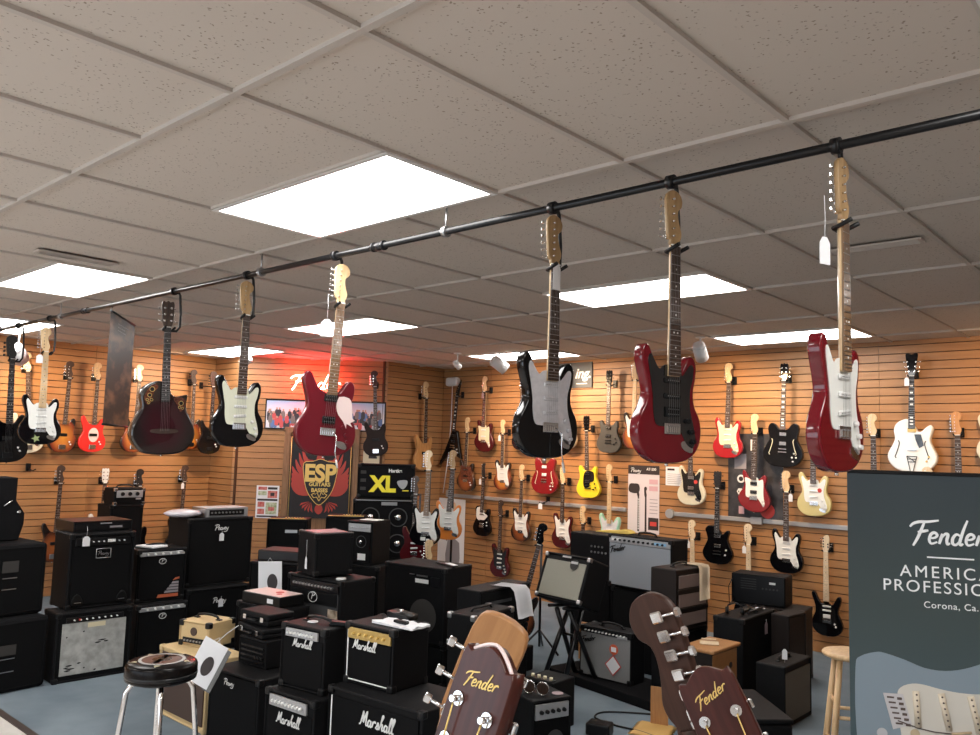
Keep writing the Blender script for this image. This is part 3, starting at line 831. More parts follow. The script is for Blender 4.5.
YFAR = 'on the left slat wall'
def WG(kind, body, x, y, z, yaw, lean, sc, what, **kw):
    """guitar hung on a wall hanger"""
    g = guitar(kind, body, loc=(x, y, z), yaw=yaw, lean=lean, scale=sc, label=what, **kw)
    wall_hanger(g, 'wall hanger of the ' + what.split(',')[0])
    return g
gl = 'guitars on the left slat wall'; gb = 'guitars on the back slat wall'
WG('bass', 'cream', -8.40, 2.12, 1.633, 0, -5, 1.0, 'cream bass with a maple headstock, behind the hanging black and white guitar at far left', guard='guard_tort', neck='maple', group=gl)
WG('bass', 'burst_bass', -8.40, 2.47, 1.648, 0, 1.5, .937, 'sunburst bass with a dark headstock, left of the red bass on the left wall', guard=None, neck='rosewood', group=gl)
WG('bass', 'red_coral', -8.40, 2.812, 1.655, 0, 0, .941, 'bright red bass with a pale oval pickguard on the left wall', guard='guard_pink', gshape='mmbass', neck='maple', group=gl)
WG('bass', 'burst_bass', -8.40, 3.303, 1.663, 0, 1, .956, 'sunburst bass with a black pickguard, just left of the hanging acoustic guitar', guard='guard_black', neck='maple_pale', group=gl)
WG('bass', 'burst3', -8.40, 4.06, 1.716, 0, -1, .914, 'dark sunburst bass, half hidden behind the right side of the hanging acoustic guitar', neck='rosewood', metal='black_metal', group=gl)
WG('bass', 'black', -8.20, 4.21, 1.66, 0, 0, .95, 'black bass in the corner, half hidden behind the black guitar with a cream pickguard', neck='rosewood', metal='black_metal', board='ebony', group=gl)
WG('bass', 'burst_brown', -8.40, 2.47, .40, 0, 1, .97, 'dark brown bass with a horned body, lower row behind the rack unit', neck='rosewood', metal='steel', group=gl)
WG('strat', 'white_gloss', -8.40, 2.988, .515, 0, 0, 1, 'lower row guitar with a pale headstock, showing above the small amplifier head', neck='rosewood', head='gibson', headm='white_gloss', group=gl)
WG('bass', 'black', -8.40, 3.418, .326, 0, 0, 1, 'black bass with a bare black headstock, lower row behind the small amplifier head', neck='ebony', group=gl)
WG('bass', 'black', -8.40, 3.966, .378, 0, 2, 1, 'dark bass with a white tag, in the lower row near the corner', neck='rosewood', group=gl)
t = thing('guitar_hanger', 'empty black wall hanger at the left end of the lower row', 'wall hanger', (-8.38, 2.17, 1.44), PI / 2, 'wall hangers')
cpart('wall_plate', 'hpe', lambda bm: box(bm, (0, .112, .03), (.052, .016, .085), .004, 1), 'black_plastic', t)
cpart('yoke', 'hye', lambda bm: (cyl(bm, (0, .10, .02), (0, .022, .005), .006, n=8), tube(bm, [(-.030, -.030, .012), (-.020, .022, -.004), (.020, .022, -.004), (.030, -.030, .012)], .006, 8)), 'black_plastic', t)

g = WG('bass', 'walnut', -6.519, 5.614, 1.697, -46, -3, .973, 'dark bass with a brown neck, in front of the group photograph', neck='mahogany', group='guitars by the door')
WG('bass', 'natural', -6.43, 6.369, 1.523, 0, -1.2, 1.05, 'natural orange wood bass beside the corner above the tall speaker stack', neck='maple', board='rosewood', group='guitars by the door')

B = -90; Y = 6.70
WG('v', 'black', -6.225, Y + .02, 1.653, B, 5.3, 1.04, 'black flying-V guitar in the corner of the back wall', board='ebony', neck='mahogany', headm='black', pks='hum', pick='black_plastic', group=gb)
WG('offset', 'burst_brown', -5.92, Y - .02, 1.265, B, 1.8, .99, 'brown sunburst guitar with a tortoise pickguard, right of the flying-V guitar', guard='guard_tort', neck='maple', pick='black_plastic', group=gb)
WG('offset', 'red_wine', -5.631, Y, 1.789, B, .8, 1.01, 'wine red offset guitar with a cream pickguard, top row right of the flying-V guitar', guard='cream_part', neck='maple', group=gb)
WG('strat', 'burst3', -5.282, Y, 1.313, B, 0, .92, 'small sunburst guitar with a white pickguard, left of the hanging black guitar', guard='guard_white', neck='maple', group=gb)
WG('tele', 'black', -5.621, Y, .703, B, 1.9, .97, 'black single-cutaway guitar with a half white pickguard, just below the metal rail', guard='guard_white', neck='ebony', pick='chrome', group=gb)
WG('strat', 'red_wine', -5.292, Y, .221, B, .9, .99, 'wine red guitar in the lowest row above the white paper', guard='guard_black', neck='rosewood', group=gb)
WG('strat', 'burst_brown', -4.961, Y, .701, B, 1.1, .97, 'brown sunburst guitar with a white pickguard hanging below the rail', guard='guard_white', neck='maple', group=gb)
WG('semi', 'red_cherry', -4.599, Y, 1.302, B, 0, 1, 'cherry red semi-hollow guitar half hidden below the hanging black guitar', pks='hum', neck='mahogany', guard=None, group=gb)
WG('prs', 'black', -4.981, Y, 1.83, B, 0, .98, 'guitar with a dark headstock, showing left of the hanging black guitar body', neck='ebony', group=gb)
WG('strat', 'cream', -4.294, Y, 1.857, B, 0, 1, 'cream guitar mostly hidden behind the hanging black guitar', neck='maple', guard='guard_white', group=gb)
WG('prs', 'yellow', -3.945, Y, 1.294, B, -2.1, .995, 'bright yellow guitar with a black pickguard', guard='guard_black', gshape='yellow', pks='hum', pick='black_plastic', neck='maple', headm='black', metal='black_metal', knob='black_plastic', group=gb)
WG('strat', 'red_wine', -4.309, Y, .681, B, .3, .985, 'wine red guitar with a white pickguard below the rail, left of the seafoam guitar', guard='guard_white', neck='rosewood', headm='maple', group=gb)
WG('prs', 'pewter', -3.676, Y, 1.825, B, .6, .99, 'dull grey double-cutaway guitar in the top row', neck='rosewood', headm='black', pks='hum', pick='black_plastic', metal='black_metal', knob='black_plastic', group=gb)
WG('strat', 'black', -4.0, Y, .222, B, 0, 1, 'guitar with a dark neck, showing only between the wine red and seafoam guitars', neck='rosewood', headm='maple', group=gb)
WG('strat', 'seafoam', -3.64, Y, .72, B, 0, 1, 'seafoam green guitar behind the big silver-fronted amplifier', guard='guard_pearl', neck='maple', board='maple', group=gb)
WG('strat', 'burst3', -3.328, Y, 1.878, B, .7, 1.0, 'sunburst guitar in the top row, peeking out left of a hanging candy red guitar', guard='guard_white', pick='black_plastic', neck='maple', board='maple', group=gb)
WG('strat', 'cream', -2.617, Y, 1.301, B, 0, 1, 'white guitar with a black pickguard and a round red sticker', guard='guard_black', pks='hum', pick='chrome', neck='maple', knob='black_plastic', group=gb)
WG('strat', 'red_bright', -2.209, Y, 1.81, B, 1.9, 1.01, 'bright red guitar with a cream pickguard in the top row', guard='cream_part', neck='maple', group=gb)
WG('semi', 'black', -1.629, Y, 1.738, B, 2.0, .98, 'black semi-hollow guitar with two horns above the dark poster', pks='hum', pick='chrome', neck='mahogany', board='rosewood', headm='black', group=gb)
WG('offset', 'red_cherry', -1.929, Y, 1.277, B, 2.0, 1.0, 'red guitar with a white pickguard, hung in front of the dark poster', guard='guard_white', pick='black_plastic', pks='hum', neck='maple', group=gb)
WG('duo', 'black', -2.318, Y, .72, B, .6, 1.0, 'all black single-cutaway guitar below the rail', pks='hum', pick='chrome', neck='ebony', board='ebony', metal='black_metal', group=gb)
WG('strat', 'black', -2.592, Y, .171, B, 0, 1, 'guitar with a pale tagged headstock, showing above the striped brown amplifier', neck='maple_pale', board='maple_pale', group=gb)
WG('strat', 'black', -1.971, Y, .18, B, 0, 1, 'guitar with a long maple neck, dropping behind the black amplifier head at the right', neck='maple_pale', board='maple_pale', group=gb)
WG('strat', 'black', -1.595, Y, .715, B, 1, 1.01, 'black guitar with a white pickguard hanging below the right rail', guard='guard_white', neck='maple', group=gb)
WG('strat', 'butter', -1.32, Y, 1.283, B, 0, 1, 'butter yellow guitar with a white pickguard, with a round red sticker', guard='guard_white', neck='maple', group=gb)
WG('mm', 'black', -1.21, Y, .184, B, 0, .96, 'black guitar hanging lowest, above the wooden stool', guard='guard_black', gshape='mm', pks='hss', neck='maple_pale', board='maple_pale', metal='chrome', pick='white', group=gb)
WG('arch', 'white_gloss', -.449, Y, 1.736, B, 1.1, .99, 'white archtop guitar with a black headstock', neck='maple', board='ebony', headm='black', pks='hum', pick='gold', guard=None, knob='gold', group=gb)
WG('strat', 'black', -.769, Y, 1.28, B, 0, 1, 'guitar whose headstock shows left of the white archtop, above the banner', neck='maple', group=gb)
WG('strat', 'cream', -.079, Y, 1.293, B, 0, 1, 'guitar whose headstock shows right of the white archtop, above the banner', neck='rosewood', headm='natural', group=gb)
WG('strat', 'cream', .22, Y, 1.83, B, 0, 1, 'cream guitar cut by the right edge of the photo', neck='maple', group=gb)
WG('strat', 'seafoam', -.32, Y, .81, B, 0, 1, 'guitar with a pale headstock, just topping the banner below the white archtop', neck='maple_pale', group=gb)
t = thing('guitar_hanger', 'empty black wall hanger below the rail with a white tag, between two hanging guitars', 'wall hanger', (-4.62, Y - .02, 1.19), 0, 'wall hangers')
cpart('wall_plate', 'hpe', lambda bm: None, 'black_plastic', t)
cpart('yoke', 'hye', lambda bm: None, 'black_plastic', t)
# the archtop's black scratch plate and stair tailpiece, the round stickers
def find(lbl):
    for o in bpy.data.objects:
        if o.get('label') and o['label'].startswith(lbl): return o
ar = find('white archtop')
obj('pickguard', (lambda bm: (prism(bm, [(.02, .34), (.075, .34), (.10, .24), (.06, .215), (.03, .29)], -.036, -.0335), bm)[1])(nbm()), 'guard_black', ar)
def stair(bm):
    for z0, w in ((.14, .085), (.115, .07), (.09, .055)): box(bm, (0, -.038, z0), (w, .004, .006))
    for s in (-1, 1): tube(bm, [(s * .042, -.038, .142), (s * .012, -.038, .01)], .003, 6)
    tube(bm, [(-.04, -.038, .14), (.03, -.038, .09)], .003, 6)
bm = nbm(); stair(bm); obj('tailpiece', bm, 'black_plastic', ar)
for lb in ('white guitar with a black', 'butter yellow guitar'):
    g = find(lb); bm = nbm(); cyl(bm, (.055, -.0245, .245), (.055, -.0262, .245), .021, n=24); obj('round_sticker', bm, 'label_red', g)

def tag_at(lbl, text, dz=-.10, dx=-.035, col='paper'):
    g = find(lbl); p, yaw = HANG[g.name]
    q = p + Vector((math.cos(math.radians(yaw + 90)), math.sin(math.radians(yaw + 90)), 0)) * dx + Vector((math.cos(math.radians(yaw)), math.sin(math.radians(yaw)), 0)) * .035 + Vector((0, 0, .02))
    price_tag(q, text, col, yaw, drop=.03)
tag_at('small sunburst', 'white price tag on the small sunburst guitar')
tag_at('black single-cutaway', 'white price tag on the headstock of the black guitar with a half white pickguard')
tag_at('wine red offset', 'red and white price tag on the neck of the wine red offset guitar', col='pink_card', dx=-.01)
tag_at('guitar with a pale tagged', 'white price tag on the headstock above the striped brown amplifier')
tag_at('guitar with a long maple', 'white price tag on the maple neck behind the right amplifier head')
tag_at('black guitar with a white pickguard hanging below', 'red price tag beside the neck of the black guitar below the right rail', 'paper', .05)
tag_at('dark bass with a white tag', 'white price tag on the dark bass near the left corner')
tag_at('white archtop', 'white price tag on the neck of the white archtop')
price_tag((-4.62, Y - .06, 1.22), 'white price tag on the empty hanger below the rail', h=.07, w=.06, drop=.03)

# ---------------------------------------------------------------- ceiling pipe and its guitars
PZ = 2.812
t = thing('ceiling_pipe', 'long black pipe hung under the ceiling across the whole shop', 'pipe', (0, 1.28, PZ))
bm = nbm(); cyl(bm, (-8.46, 0, 0), (4.7, 0, 0), .0155, n=20); obj('pipe', bm, 'black_metal', t)
for x in (-4.95, -1.43):
    bm = nbm(); cyl(bm, (x - .035, 0, 0), (x + .035, 0, 0), .021, n=20); cyl(bm, (x - .045, 0, 0), (x - .03, 0, 0), .024, n=20); cyl(bm, (x + .03, 0, 0), (x + .045, 0, 0), .024, n=20)
    obj('coupling', bm, 'black_metal', t)
for x in (-6.9, -5.45, -2.48, -.96, 1.6, 3.2):
    bm = nbm(); cyl(bm, (x, 0, .01), (x, 0, CEIL - PZ), .005, n=8); cyl(bm, (x - .012, 0, 0), (x + .012, 0, 0), .026, n=16)
    obj('hanger_rod', bm, 'steel', t)

def pipe_hook(x, znut, lab, yn=1.28):
    t = thing('pipe_hook', lab, 'hook', (x, 1.28, PZ), 0, 'black hooks on the pipe')
    bm = nbm(); cyl(bm, (-.014, 0, 0), (.014, 0, 0), .026, n=20); obj('clamp_ring', bm, 'black_metal', t)
    dz = znut - PZ
    yo = yn - 1.28
    bm = nbm()
    pts = [(0, .028, 0), (-.003, .045, -.02), (-.003, .058, dz * .6), (-.003, .056, dz * .93), (-.003, .035, dz - .012), (.0, .0 + yo, dz - .018)]
    tube(bm, pts, .0085, 8); obj('arm', bm, 'black_metal', t)
    bm = nbm()
    tube(bm, [(.055, yo - .032, dz + .002), (.02, yo - .031, dz - .012), (-.004, yo - .020, dz - .016), (-.004, yo + .020, dz - .016), (.02, yo + .031, dz - .012), (.055, yo + .032, dz + .002)], .0075, 8)
    obj('yoke', bm, 'black_plastic', t)

def PG(kind, body, x, z, yaw, lean, sc, what, **kw):
    g = guitar(kind, body, loc=(x, 1.28, z), yaw=yaw, lean=lean, scale=sc, label=what, strings=True, group='guitars hanging from the pipe', **kw)
    p, _ = HANG[g.name]
    pipe_hook(p.x - .012, p.z, 'pipe hook of the ' + what.split(',')[0], p.y)
    return g
PG('bass', 'black', -6.42, 1.585, -4, -2, 1.0, 'black bass with a black headstock, leftmost on the pipe, cut by the photo edge', neck='ebony', board='ebony', metal='black_metal')
g2 = PG('strat', 'black', -5.69, 1.755, -6, -1, 1.0, 'black hanging guitar with a white pickguard, maple neck and green flower sticker', guard='guard_white', neck='maple', board='maple')
g3 = PG('ovation', 'burst_wine', -3.55, 1.727, -10, -2, .98, 'dark wine acoustic guitar with many small soundholes, hanging from the pipe', neck='ebony', board='ebony', headm='rosewood')
g4 = PG('strat', 'black', -2.64, 1.796, -4, 0, 1.0, 'black hanging guitar with a cream mint pickguard and rosewood neck', guard='guard_mint', neck='maple', headm='maple_shaded')
g5 = PG('strat', 'red_dark', -1.80, 1.767, -12, 3, 1.03, 'dark red hanging guitar with no pickguard and two black pickups', neck='maple', pks='hum', pick='black_plastic', board='rosewood_light', knob='red_dark')
g6 = PG('strat', 'black', -.352, 1.798, -9, 0, 1.0, 'black hanging guitar with a grey pearl pickguard', guard='guard_pearl', neck='maple', headm='maple_shaded', pick='guard_pearl', knob='guard_pearl')
g7 = PG('strat', 'red_metallic', .190, 1.796, -13, 0, 1.0, 'candy red hanging guitar with a black pickguard', guard='guard_black', neck='maple', headm='maple_shaded', pks='hss', pick='black_plastic', knob='black_plastic')
g8 = PG('strat', 'red_metallic', .775, 1.788, -4, 0, 1.0, 'candy red hanging guitar with a white pickguard, rightmost on the pipe', guard='guard_white', neck='maple', board='rosewood_light', headm='maple_shaded')
# sound holes of the acoustic
for s in (-1, 1):
    bm = nbm()
    prism(bm, spline([(s * .045, .455), (s * .085, .465), (s * .12, .42), (s * .135, .37), (s * .11, .33), (s * .085, .36), (s * .075, .41)] if s < 0 else [(s * .055, .375), (s * .09, .385), (s * .13, .375), (s * .13, .34), (s * .12, .30), (s * .10, .29), (s * .08, .33)], 3), -.0548, -.0515)
    obj('soundhole_rosette', bm, 'guard_tort', g3)
    for (hx, hz, hr) in ([(.085, .435, .016), (.10, .395, .013), (.088, .365, .009), (.115, .365, .008), (.105, .345, .007)] if s < 0 else [(.105, .345, .015), (.095, .318, .008), (.115, .312, .007)]):
        bm = nbm(); cyl(bm, (s * hx, -.055, hz), (s * hx, -.0562, hz), hr, n=16); obj('soundhole', bm, 'black_plastic', g3)
        bm = nbm(); tube(bm, [(s * hx + hr * math.cos(a), -.0562, hz + hr * math.sin(a)) for a in [2 * PI * k / 14 for k in range(14)]], .0018, 5, closed=True); obj('soundhole_ring', bm, 'gold', g3)
# extra parts on hung guitars
def arm_bar(g, m='chrome', x0=.025):
    bm = nbm(); tube(bm, [(x0, -.032, .12), (x0 + .012, -.055, .10), (x0 + .012, -.055, .02), (x0 + .03, -.050, -.035)], .003, 6); obj('tremolo_arm', bm, m, g)
    bm = nbm(); tube(bm, [(x0 + .022, -.052, -.015), (x0 + .035, -.048, -.055)], .005, 8); obj('arm_tip', bm, 'white', g)
arm_bar(g5); arm_bar(g6)
bm = nbm(); prism(bm, spline([(.045, .30), (.10, .30), (.12, .27), (.13, .20), (.145, .19), (.12, .175), (.135, .155), (.10, .17), (.10, .145), (.08, .18), (.05, .21), (.035, .25)], 2), -.0232, -.0215)
obj('pearl_sticker', bm, 'guard_pink', g5)
bm = nbm(); prism(bm, spline([(-.03 + .035 * (1 if k % 2 else .45) * math.cos(k * PI / 5), .05 + .035 * (1 if k % 2 else .45) * math.sin(k * PI / 5)) for k in range(10)], 2), -.0235, -.0215)
obj('flower_sticker', bm, mat('flower_sticker_green', (0.30, 0.36, 0.16), 0.5), g2)

price_tag((-.31, 1.275, 2.58), 'white price tag on the neck of the hanging black guitar', yaw=-6, h=.11, w=.042, drop=.0)
price_tag((.22, 1.285, 2.575), 'white price tag on the neck of the hanging red guitar with a black pickguard', yaw=-6, h=.10, w=.042, drop=.02)
price_tag((.78, 1.19, 2.63), 'white price tag dangling beside the neck of the rightmost hanging red guitar', yaw=-20, h=.085, w=.045, drop=.13)
price_tag((-1.77, 1.24, 2.60), 'white price tag dangling beside the neck of the dark red hanging guitar', yaw=-30, h=.09, w=.06, drop=.13)
price_tag((-5.66, 1.22, 2.62), 'white price tag on the headstock of the far left black and white guitar', yaw=-20, h=.07, w=.05, drop=.12)

# printed banner hung from the pipe
t = thing('hanging_banner', 'narrow dark printed banner hanging from the pipe beside the acoustic guitar', 'banner', (-4.39, 1.24, 0))
def quad(bm, a, b, c, d, th=(.002, 0, 0)):
    th = Vector(th)
    V = [bm.verts.new(Vector(p) + s) for s in (Vector((0, 0, 0)), th) for p in (a, b, c, d)]
    for f in ((0, 1, 2, 3), (7, 6, 5, 4), (0, 4, 5, 1), (1, 5, 6, 2), (2, 6, 7, 3), (3, 7, 4, 0)): bm.faces.new([V[i] for i in f])
M['banner_print'] = noise_mat('dark_brown_print', (0.012, 0.009, 0.009), (0.20, 0.10, 0.055), 0.35, (1, 5, 5), nscale=1.6, detail=4, lo=.48, hi=.70)
bm = nbm(); quad(bm, (-.05, .02, 2.76), (-.26, .30, 2.70), (-.21, .28, 1.91), (0, 0, 1.92)); ban = obj('printed_cloth', bm, 'banner_print', t)
for za, zb, nm in ((2.765, 2.705, 'top_bar'), (1.925, 1.915, 'bottom_bar')):
    bm = nbm(); a = Vector((-.05, .02, za)) if nm == 'top_bar' else Vector((0, 0, za)); b = Vector((-.26, .30, zb)) if nm == 'top_bar' else Vector((-.21, .28, zb))
    cyl(bm, a, b, .008, n=10); obj(nm, bm, 'black_plastic', t)
bm = nbm()
for fz, fw in ((.93, .8), (.90, .55), (.87, .6)):
    a = Vector((-.05, .02, 2.76)).lerp(Vector((0, 0, 1.92)), 1 - fz); b = Vector((-.26, .30, 2.70)).lerp(Vector((-.21, .28, 1.91)), 1 - fz)
    p = a.lerp(b, .3); q = a.lerp(b, .3 + fw * .7 * .8)
    quad(bm, p + Vector((.003, 0, 0)), q + Vector((.003, 0, 0)), q + Vector((.003, 0, -.008)), p + Vector((.003, 0, -.008)))
obj('printed_lines', bm, mat('grey_print', (0.25, 0.24, 0.24), 0.5), t)
bm = nbm(); tube(bm, [(-.07, .03, 2.765), (-.08, .04, 2.80)], .002, 6); tube(bm, [(-.07, .04, 2.79), (-.09, .04, 2.83)], .003, 6); obj('string', bm, 'black_plastic', t)

# ================================================================ things on the corner wall (local x along the wall, z up)
angF = math.atan2(dF.y, dF.x)
def onF(s, z, off=0.0):
    n = Vector((dF.y, -dF.x)).normalized()
    p = P2 + dF.normalized() * s + n * off
    return (p.x, p.y, z)
# door with the eagle banner
d1 = bpy.data.objects.new('door_1', mesh_of((lambda bm: (box(bm, (0, -.012, .95), (.80, .020, 1.90)), bm)[1])(nbm()), 'oak_trim'))
COL.objects.link(d1); d1.location = onF(1.145, 0, .002); d1.rotation_euler = (0, 0, angF); d1['kind'] = 'structure'
bm = nbm()
for s in (-1, 1): box(bm, (s * .445, -.018, .985), (.085, .034, 1.97), .004, 1)
box(bm, (0, -.018, 2.0), (.975, .034, .075), .004, 1)
obj('door_frame', bm, 'oak_trim', d1)
t = thing('wall_banner', 'black cloth banner with a red winged eagle and gold shield hanging on the door', 'banner', onF(1.145, .88, .045), angF)
bm = nbm(); box(bm, (0, 0, .52), (.80, .004, 1.04)); obj('cloth', bm, mat('black_cloth', (0.014, 0.014, 0.017), 0.7), t)
bm = nbm()
for s in (-1, 1): cyl(bm, (s * .385, -.006, 0), (s * .385, -.006, 1.03), .005, n=8)
cyl(bm, (-.385, -.006, 1.03), (.385, -.006, 1.03), .005, n=8)
obj('gold_cord', bm, 'gold', t)
bm = nbm()
for s in (-1, 1):
    for k in range(7):                                    # wing feathers curling upward
        z0 = .30 + k * .062; f = 1 - max(0, k - 3) * .13; up = 1 + max(0, k - 2) * .16
        prism(bm, [(s * (.05 + (x - .05) * f), z0 + dz * up) for x, dz in spline([(.12, -.01), (.26, -.01), (.345, .06), (.365, .15), (.30, .085), (.22, .045), (.12, .04)], 3)], -.006, -.002)
    for k in range(5):
        an = -.4 - k * .32
        prism(bm, [(s * (.10 + .02 * math.cos(an)), .22 + .02 * math.sin(an)), (s * (.10 + .16 * math.cos(an - .05)), .22 + .15 * math.sin(an - .05)), (s * (.10 + .13 * math.cos(an + .14)), .22 + .12 * math.sin(an + .14))], -.006, -.002)
prism(bm, spline([(-.05, .74), (-.045, .80), (-.02, .84), (.02, .84), (.055, .81), (.03, .79), (.045, .74)], 3), -.006, -.002)
prism(bm, spline([(-.05, .10), (0, .05), (.05, .10), (.03, .17), (-.03, .17)], 3), -.006, -.002)
obj('printed_eagle', bm, 'red_ink', t)
SH = spline([(-.215, .70), (-.10, .725), (0, .755), (.10, .725), (.215, .70), (.205, .52), (.165, .36), (.09, .24), (0, .17), (-.09, .24), (-.165, .36), (-.205, .52)], 3)
bm = nbm(); prism(bm, SH, -.0085, -.006); obj('shield', bm, mat('shield_black', (0.012, 0.012, 0.014), 0.6), t)
bm = nbm(); tube(bm, [(x, -.009, z) for x, z in SH], .0045, 6, closed=True)
for s in (-1, 1):
    tube(bm, [(0, -.009, .22), (s * .03, -.009, .27), (s * .07, -.009, .26), (s * .10, -.009, .30), (s * .06, -.009, .32)], .006, 6)
    tube(bm, [(0, -.009, .26), (s * .025, -.009, .33), (s * .055, -.009, .30)], .005, 6)
obj('shield_border', bm, 'gold_print', t)
text_mesh('ESP', .30, 'gold_print', t, 'printed_letters', (0, -.011, .565), bold=.012, sx=.92)
text_mesh('GUITARS', .068, 'gold_print', t, 'printed_letters', (0, -.011, .43), bold=.002)
text_mesh('BASSES', .068, 'gold_print', t, 'printed_letters', (0, -.011, .355), bold=.002)

# framed panoramic group photograph
def framed_photo():
    random.seed(5)
    t = thing('framed_photograph', 'long framed group photograph of many people on pale ground, above the door', 'picture', onF(1.17, 2.20, .004), angF)
    W, H = 1.56, .385
    bm = nbm(); box(bm, (0, -.006, 0), (W, .012, H)); obj('backing', bm, 'black_plastic', t)
    m = mat('photo_sky_to_ground', (0.5, 0.5, 0.6), 0.25)
    nt = m.node_tree; tc = nt.nodes.new('ShaderNodeTexCoord'); sp = nt.nodes.new('ShaderNodeSeparateXYZ'); rp = nt.nodes.new('ShaderNodeValToRGB')
    mr = nt.nodes.new('ShaderNodeMapRange'); mr.inputs[1].default_value = -H / 2; mr.inputs[2].default_value = H / 2
    nt.links.new(tc.outputs['Object'], sp.inputs[0]); nt.links.new(sp.outputs[2], mr.inputs[0]); nt.links.new(mr.outputs[0], rp.inputs[0])
    e = rp.color_ramp.elements; e[0].position = 0; e[0].color = (.62, .66, .74, 1); e[1].position = 1; e[1].color = (.30, .42, .66, 1)
    q = e.new(.55); q.color = (.72, .68, .72, 1); q = e.new(.3); q.color = (.75, .75, .78, 1)
    nt.links.new(rp.outputs[0], nt.nodes['Principled BSDF'].inputs['Base Color'])
    bm = nbm(); box(bm, (0, -.013, 0), (W - .03, .003, H - .03)); obj('photo_print', bm, m, t)
    cols = [mat('print_clothes_a', (.03, .03, .04), .4), mat('print_clothes_b', (.10, .18, .40), .4), mat('print_clothes_c', (.50, .08, .08), .4), mat('print_clothes_d', (.18, .16, .15), .4), mat('print_skin', (.45, .25, .18), .4)]
    bms = [nbm() for _ in cols]
    for i in range(130):
        x = -W / 2 + .05 + (W - .1) * ((i * .618) % 1); z = random.choice([-.10, -.07, -.04, -.01, .02, .04]); k = random.choice([0, 0, 0, 1, 2, 3])
        h = .070
        prism(bms[k], spline([(x - .022, z - h), (x + .022, z - h), (x + .024, z), (x + .012, z + .022), (x - .012, z + .022), (x - .024, z)], 2), -.0155 - .00002 * i, -.0145)
        prism(bms[4], [(x + .011 * math.cos(a), z + .036 + .014 * math.sin(a)) for a in [2 * PI * q / 8 for q in range(8)]], -.0155 - .00002 * i, -.0145)
    for b, m_ in zip(bms, cols): obj('printed_people', b, m_, t)
    bm = nbm()
    for s in (-1, 1): box(bm, (s * (W / 2 - .006), -.01, 0), (.014, .022, H), .002, 1)
    for s in (-1, 1): box(bm, (0, -.01, s * (H / 2 - .006)), (W, .022, .014), .002, 1)
    obj('frame', bm, 'black_plastic', t)
framed_photo()

# red neon sign over the door
t = thing('neon_sign', 'glowing red script neon sign above the group photograph, behind the dark red guitar', 'neon sign', onF(1.06, 2.54, .09), angF)
def neon_letters():
    bm = nbm(); adv = 0
    words = 'Fenders'[:6]
    for ch in words:
        st, a = SCRIPT[ch]
        for s in st:
            pts = spline([(adv + p[0] + .12 * p[1], p[1]) for p in s], 3, closed=False)
            tube(bm, [(-.34 + p[0] * .225, 0, p[1] * .19 + p[0] * .0) for p in pts], .0085, 8)
        adv += a
    return bm
obj('glass_tube', neon_letters(), 'neon', t)
bm = nbm()
for x in (-.3, 0, .3): cyl(bm, (x, .008, .05), (x, .088, .05), .004, n=8)
box(bm, (0, .03, .05), (.70, .008, .012)); obj('support', bm, 'black_plastic', t)

# leaflet poster on the corner wall
def poster(name, label, loc, ang, w, h, base, blocks, cat='poster'):
    t = thing(name, label, cat, loc, ang)
    bm = nbm(); box(bm, (0, -.0015, h / 2), (w, .003, h)); obj('sheet', bm, base, t)
    by = {}
    for i, (x0, z0, x1, z1, m) in enumerate(blocks):
        by.setdefault(m, []).append((x0, z0, x1, z1, i))
    for m, L in by.items():
        bm = nbm()
        for x0, z0, x1, z1, i in L:
            box(bm, ((x0 + x1) / 2 * w - w / 2, -.0035 - .00005 * i, (z0 + z1) / 2 * h), ((x1 - x0) * w, .001, (z1 - z0) * h))
        obj('printed_blocks', bm, m, t)
    return t
M['pr_green'] = noise_mat('print_green', (.25, .32, .16), (.60, .62, .45), .5, (30, 30, 30), nscale=1)
M['pr_red'] = noise_mat('print_red', (.45, .05, .05), (.6, .25, .2), .5, (30, 30, 30), nscale=1)
M['pr_dark'] = mat('print_dark', (.03, .02, .02), .5)
M['pr_pink'] = mat('print_pink', (.62, .38, .42), .5)
M['pr_grey'] = mat('print_grey', (.30, .28, .30), .5)
poster('leaflet', 'small white printed leaflet with food-like red and green pictures beside the door frame', onF(.478, .862, .003), angF, .29, .415, 'paper',
       [(.08, .86, .46, .96, 'pr_red'), (.5, .88, .92, .95, 'pr_dark'), (.08, .70, .45, .82, 'pr_green'), (.5, .62, .92, .84, 'pr_red'), (.62, .68, .80, .78, 'pr_dark'), (.06, .53, .94, .59, 'pr_dark'), (.08, .34, .38, .50, 'pr_red'), (.44, .12, .92, .48, 'pr_green'), (.56, .22, .82, .34, 'pr_red'), (.08, .12, .38, .28, 'pr_red'), (.06, .03, .94, .08, 'pr_dark')])
# cream card under the dark bass
poster('display_card', 'cream card on the corner wall under the dark bass', onF(1.80, 1.585, .004), angF, .24, .17, 'cream_part', [(.3, .45, .75, .95, 'pr_dark')], cat='card')

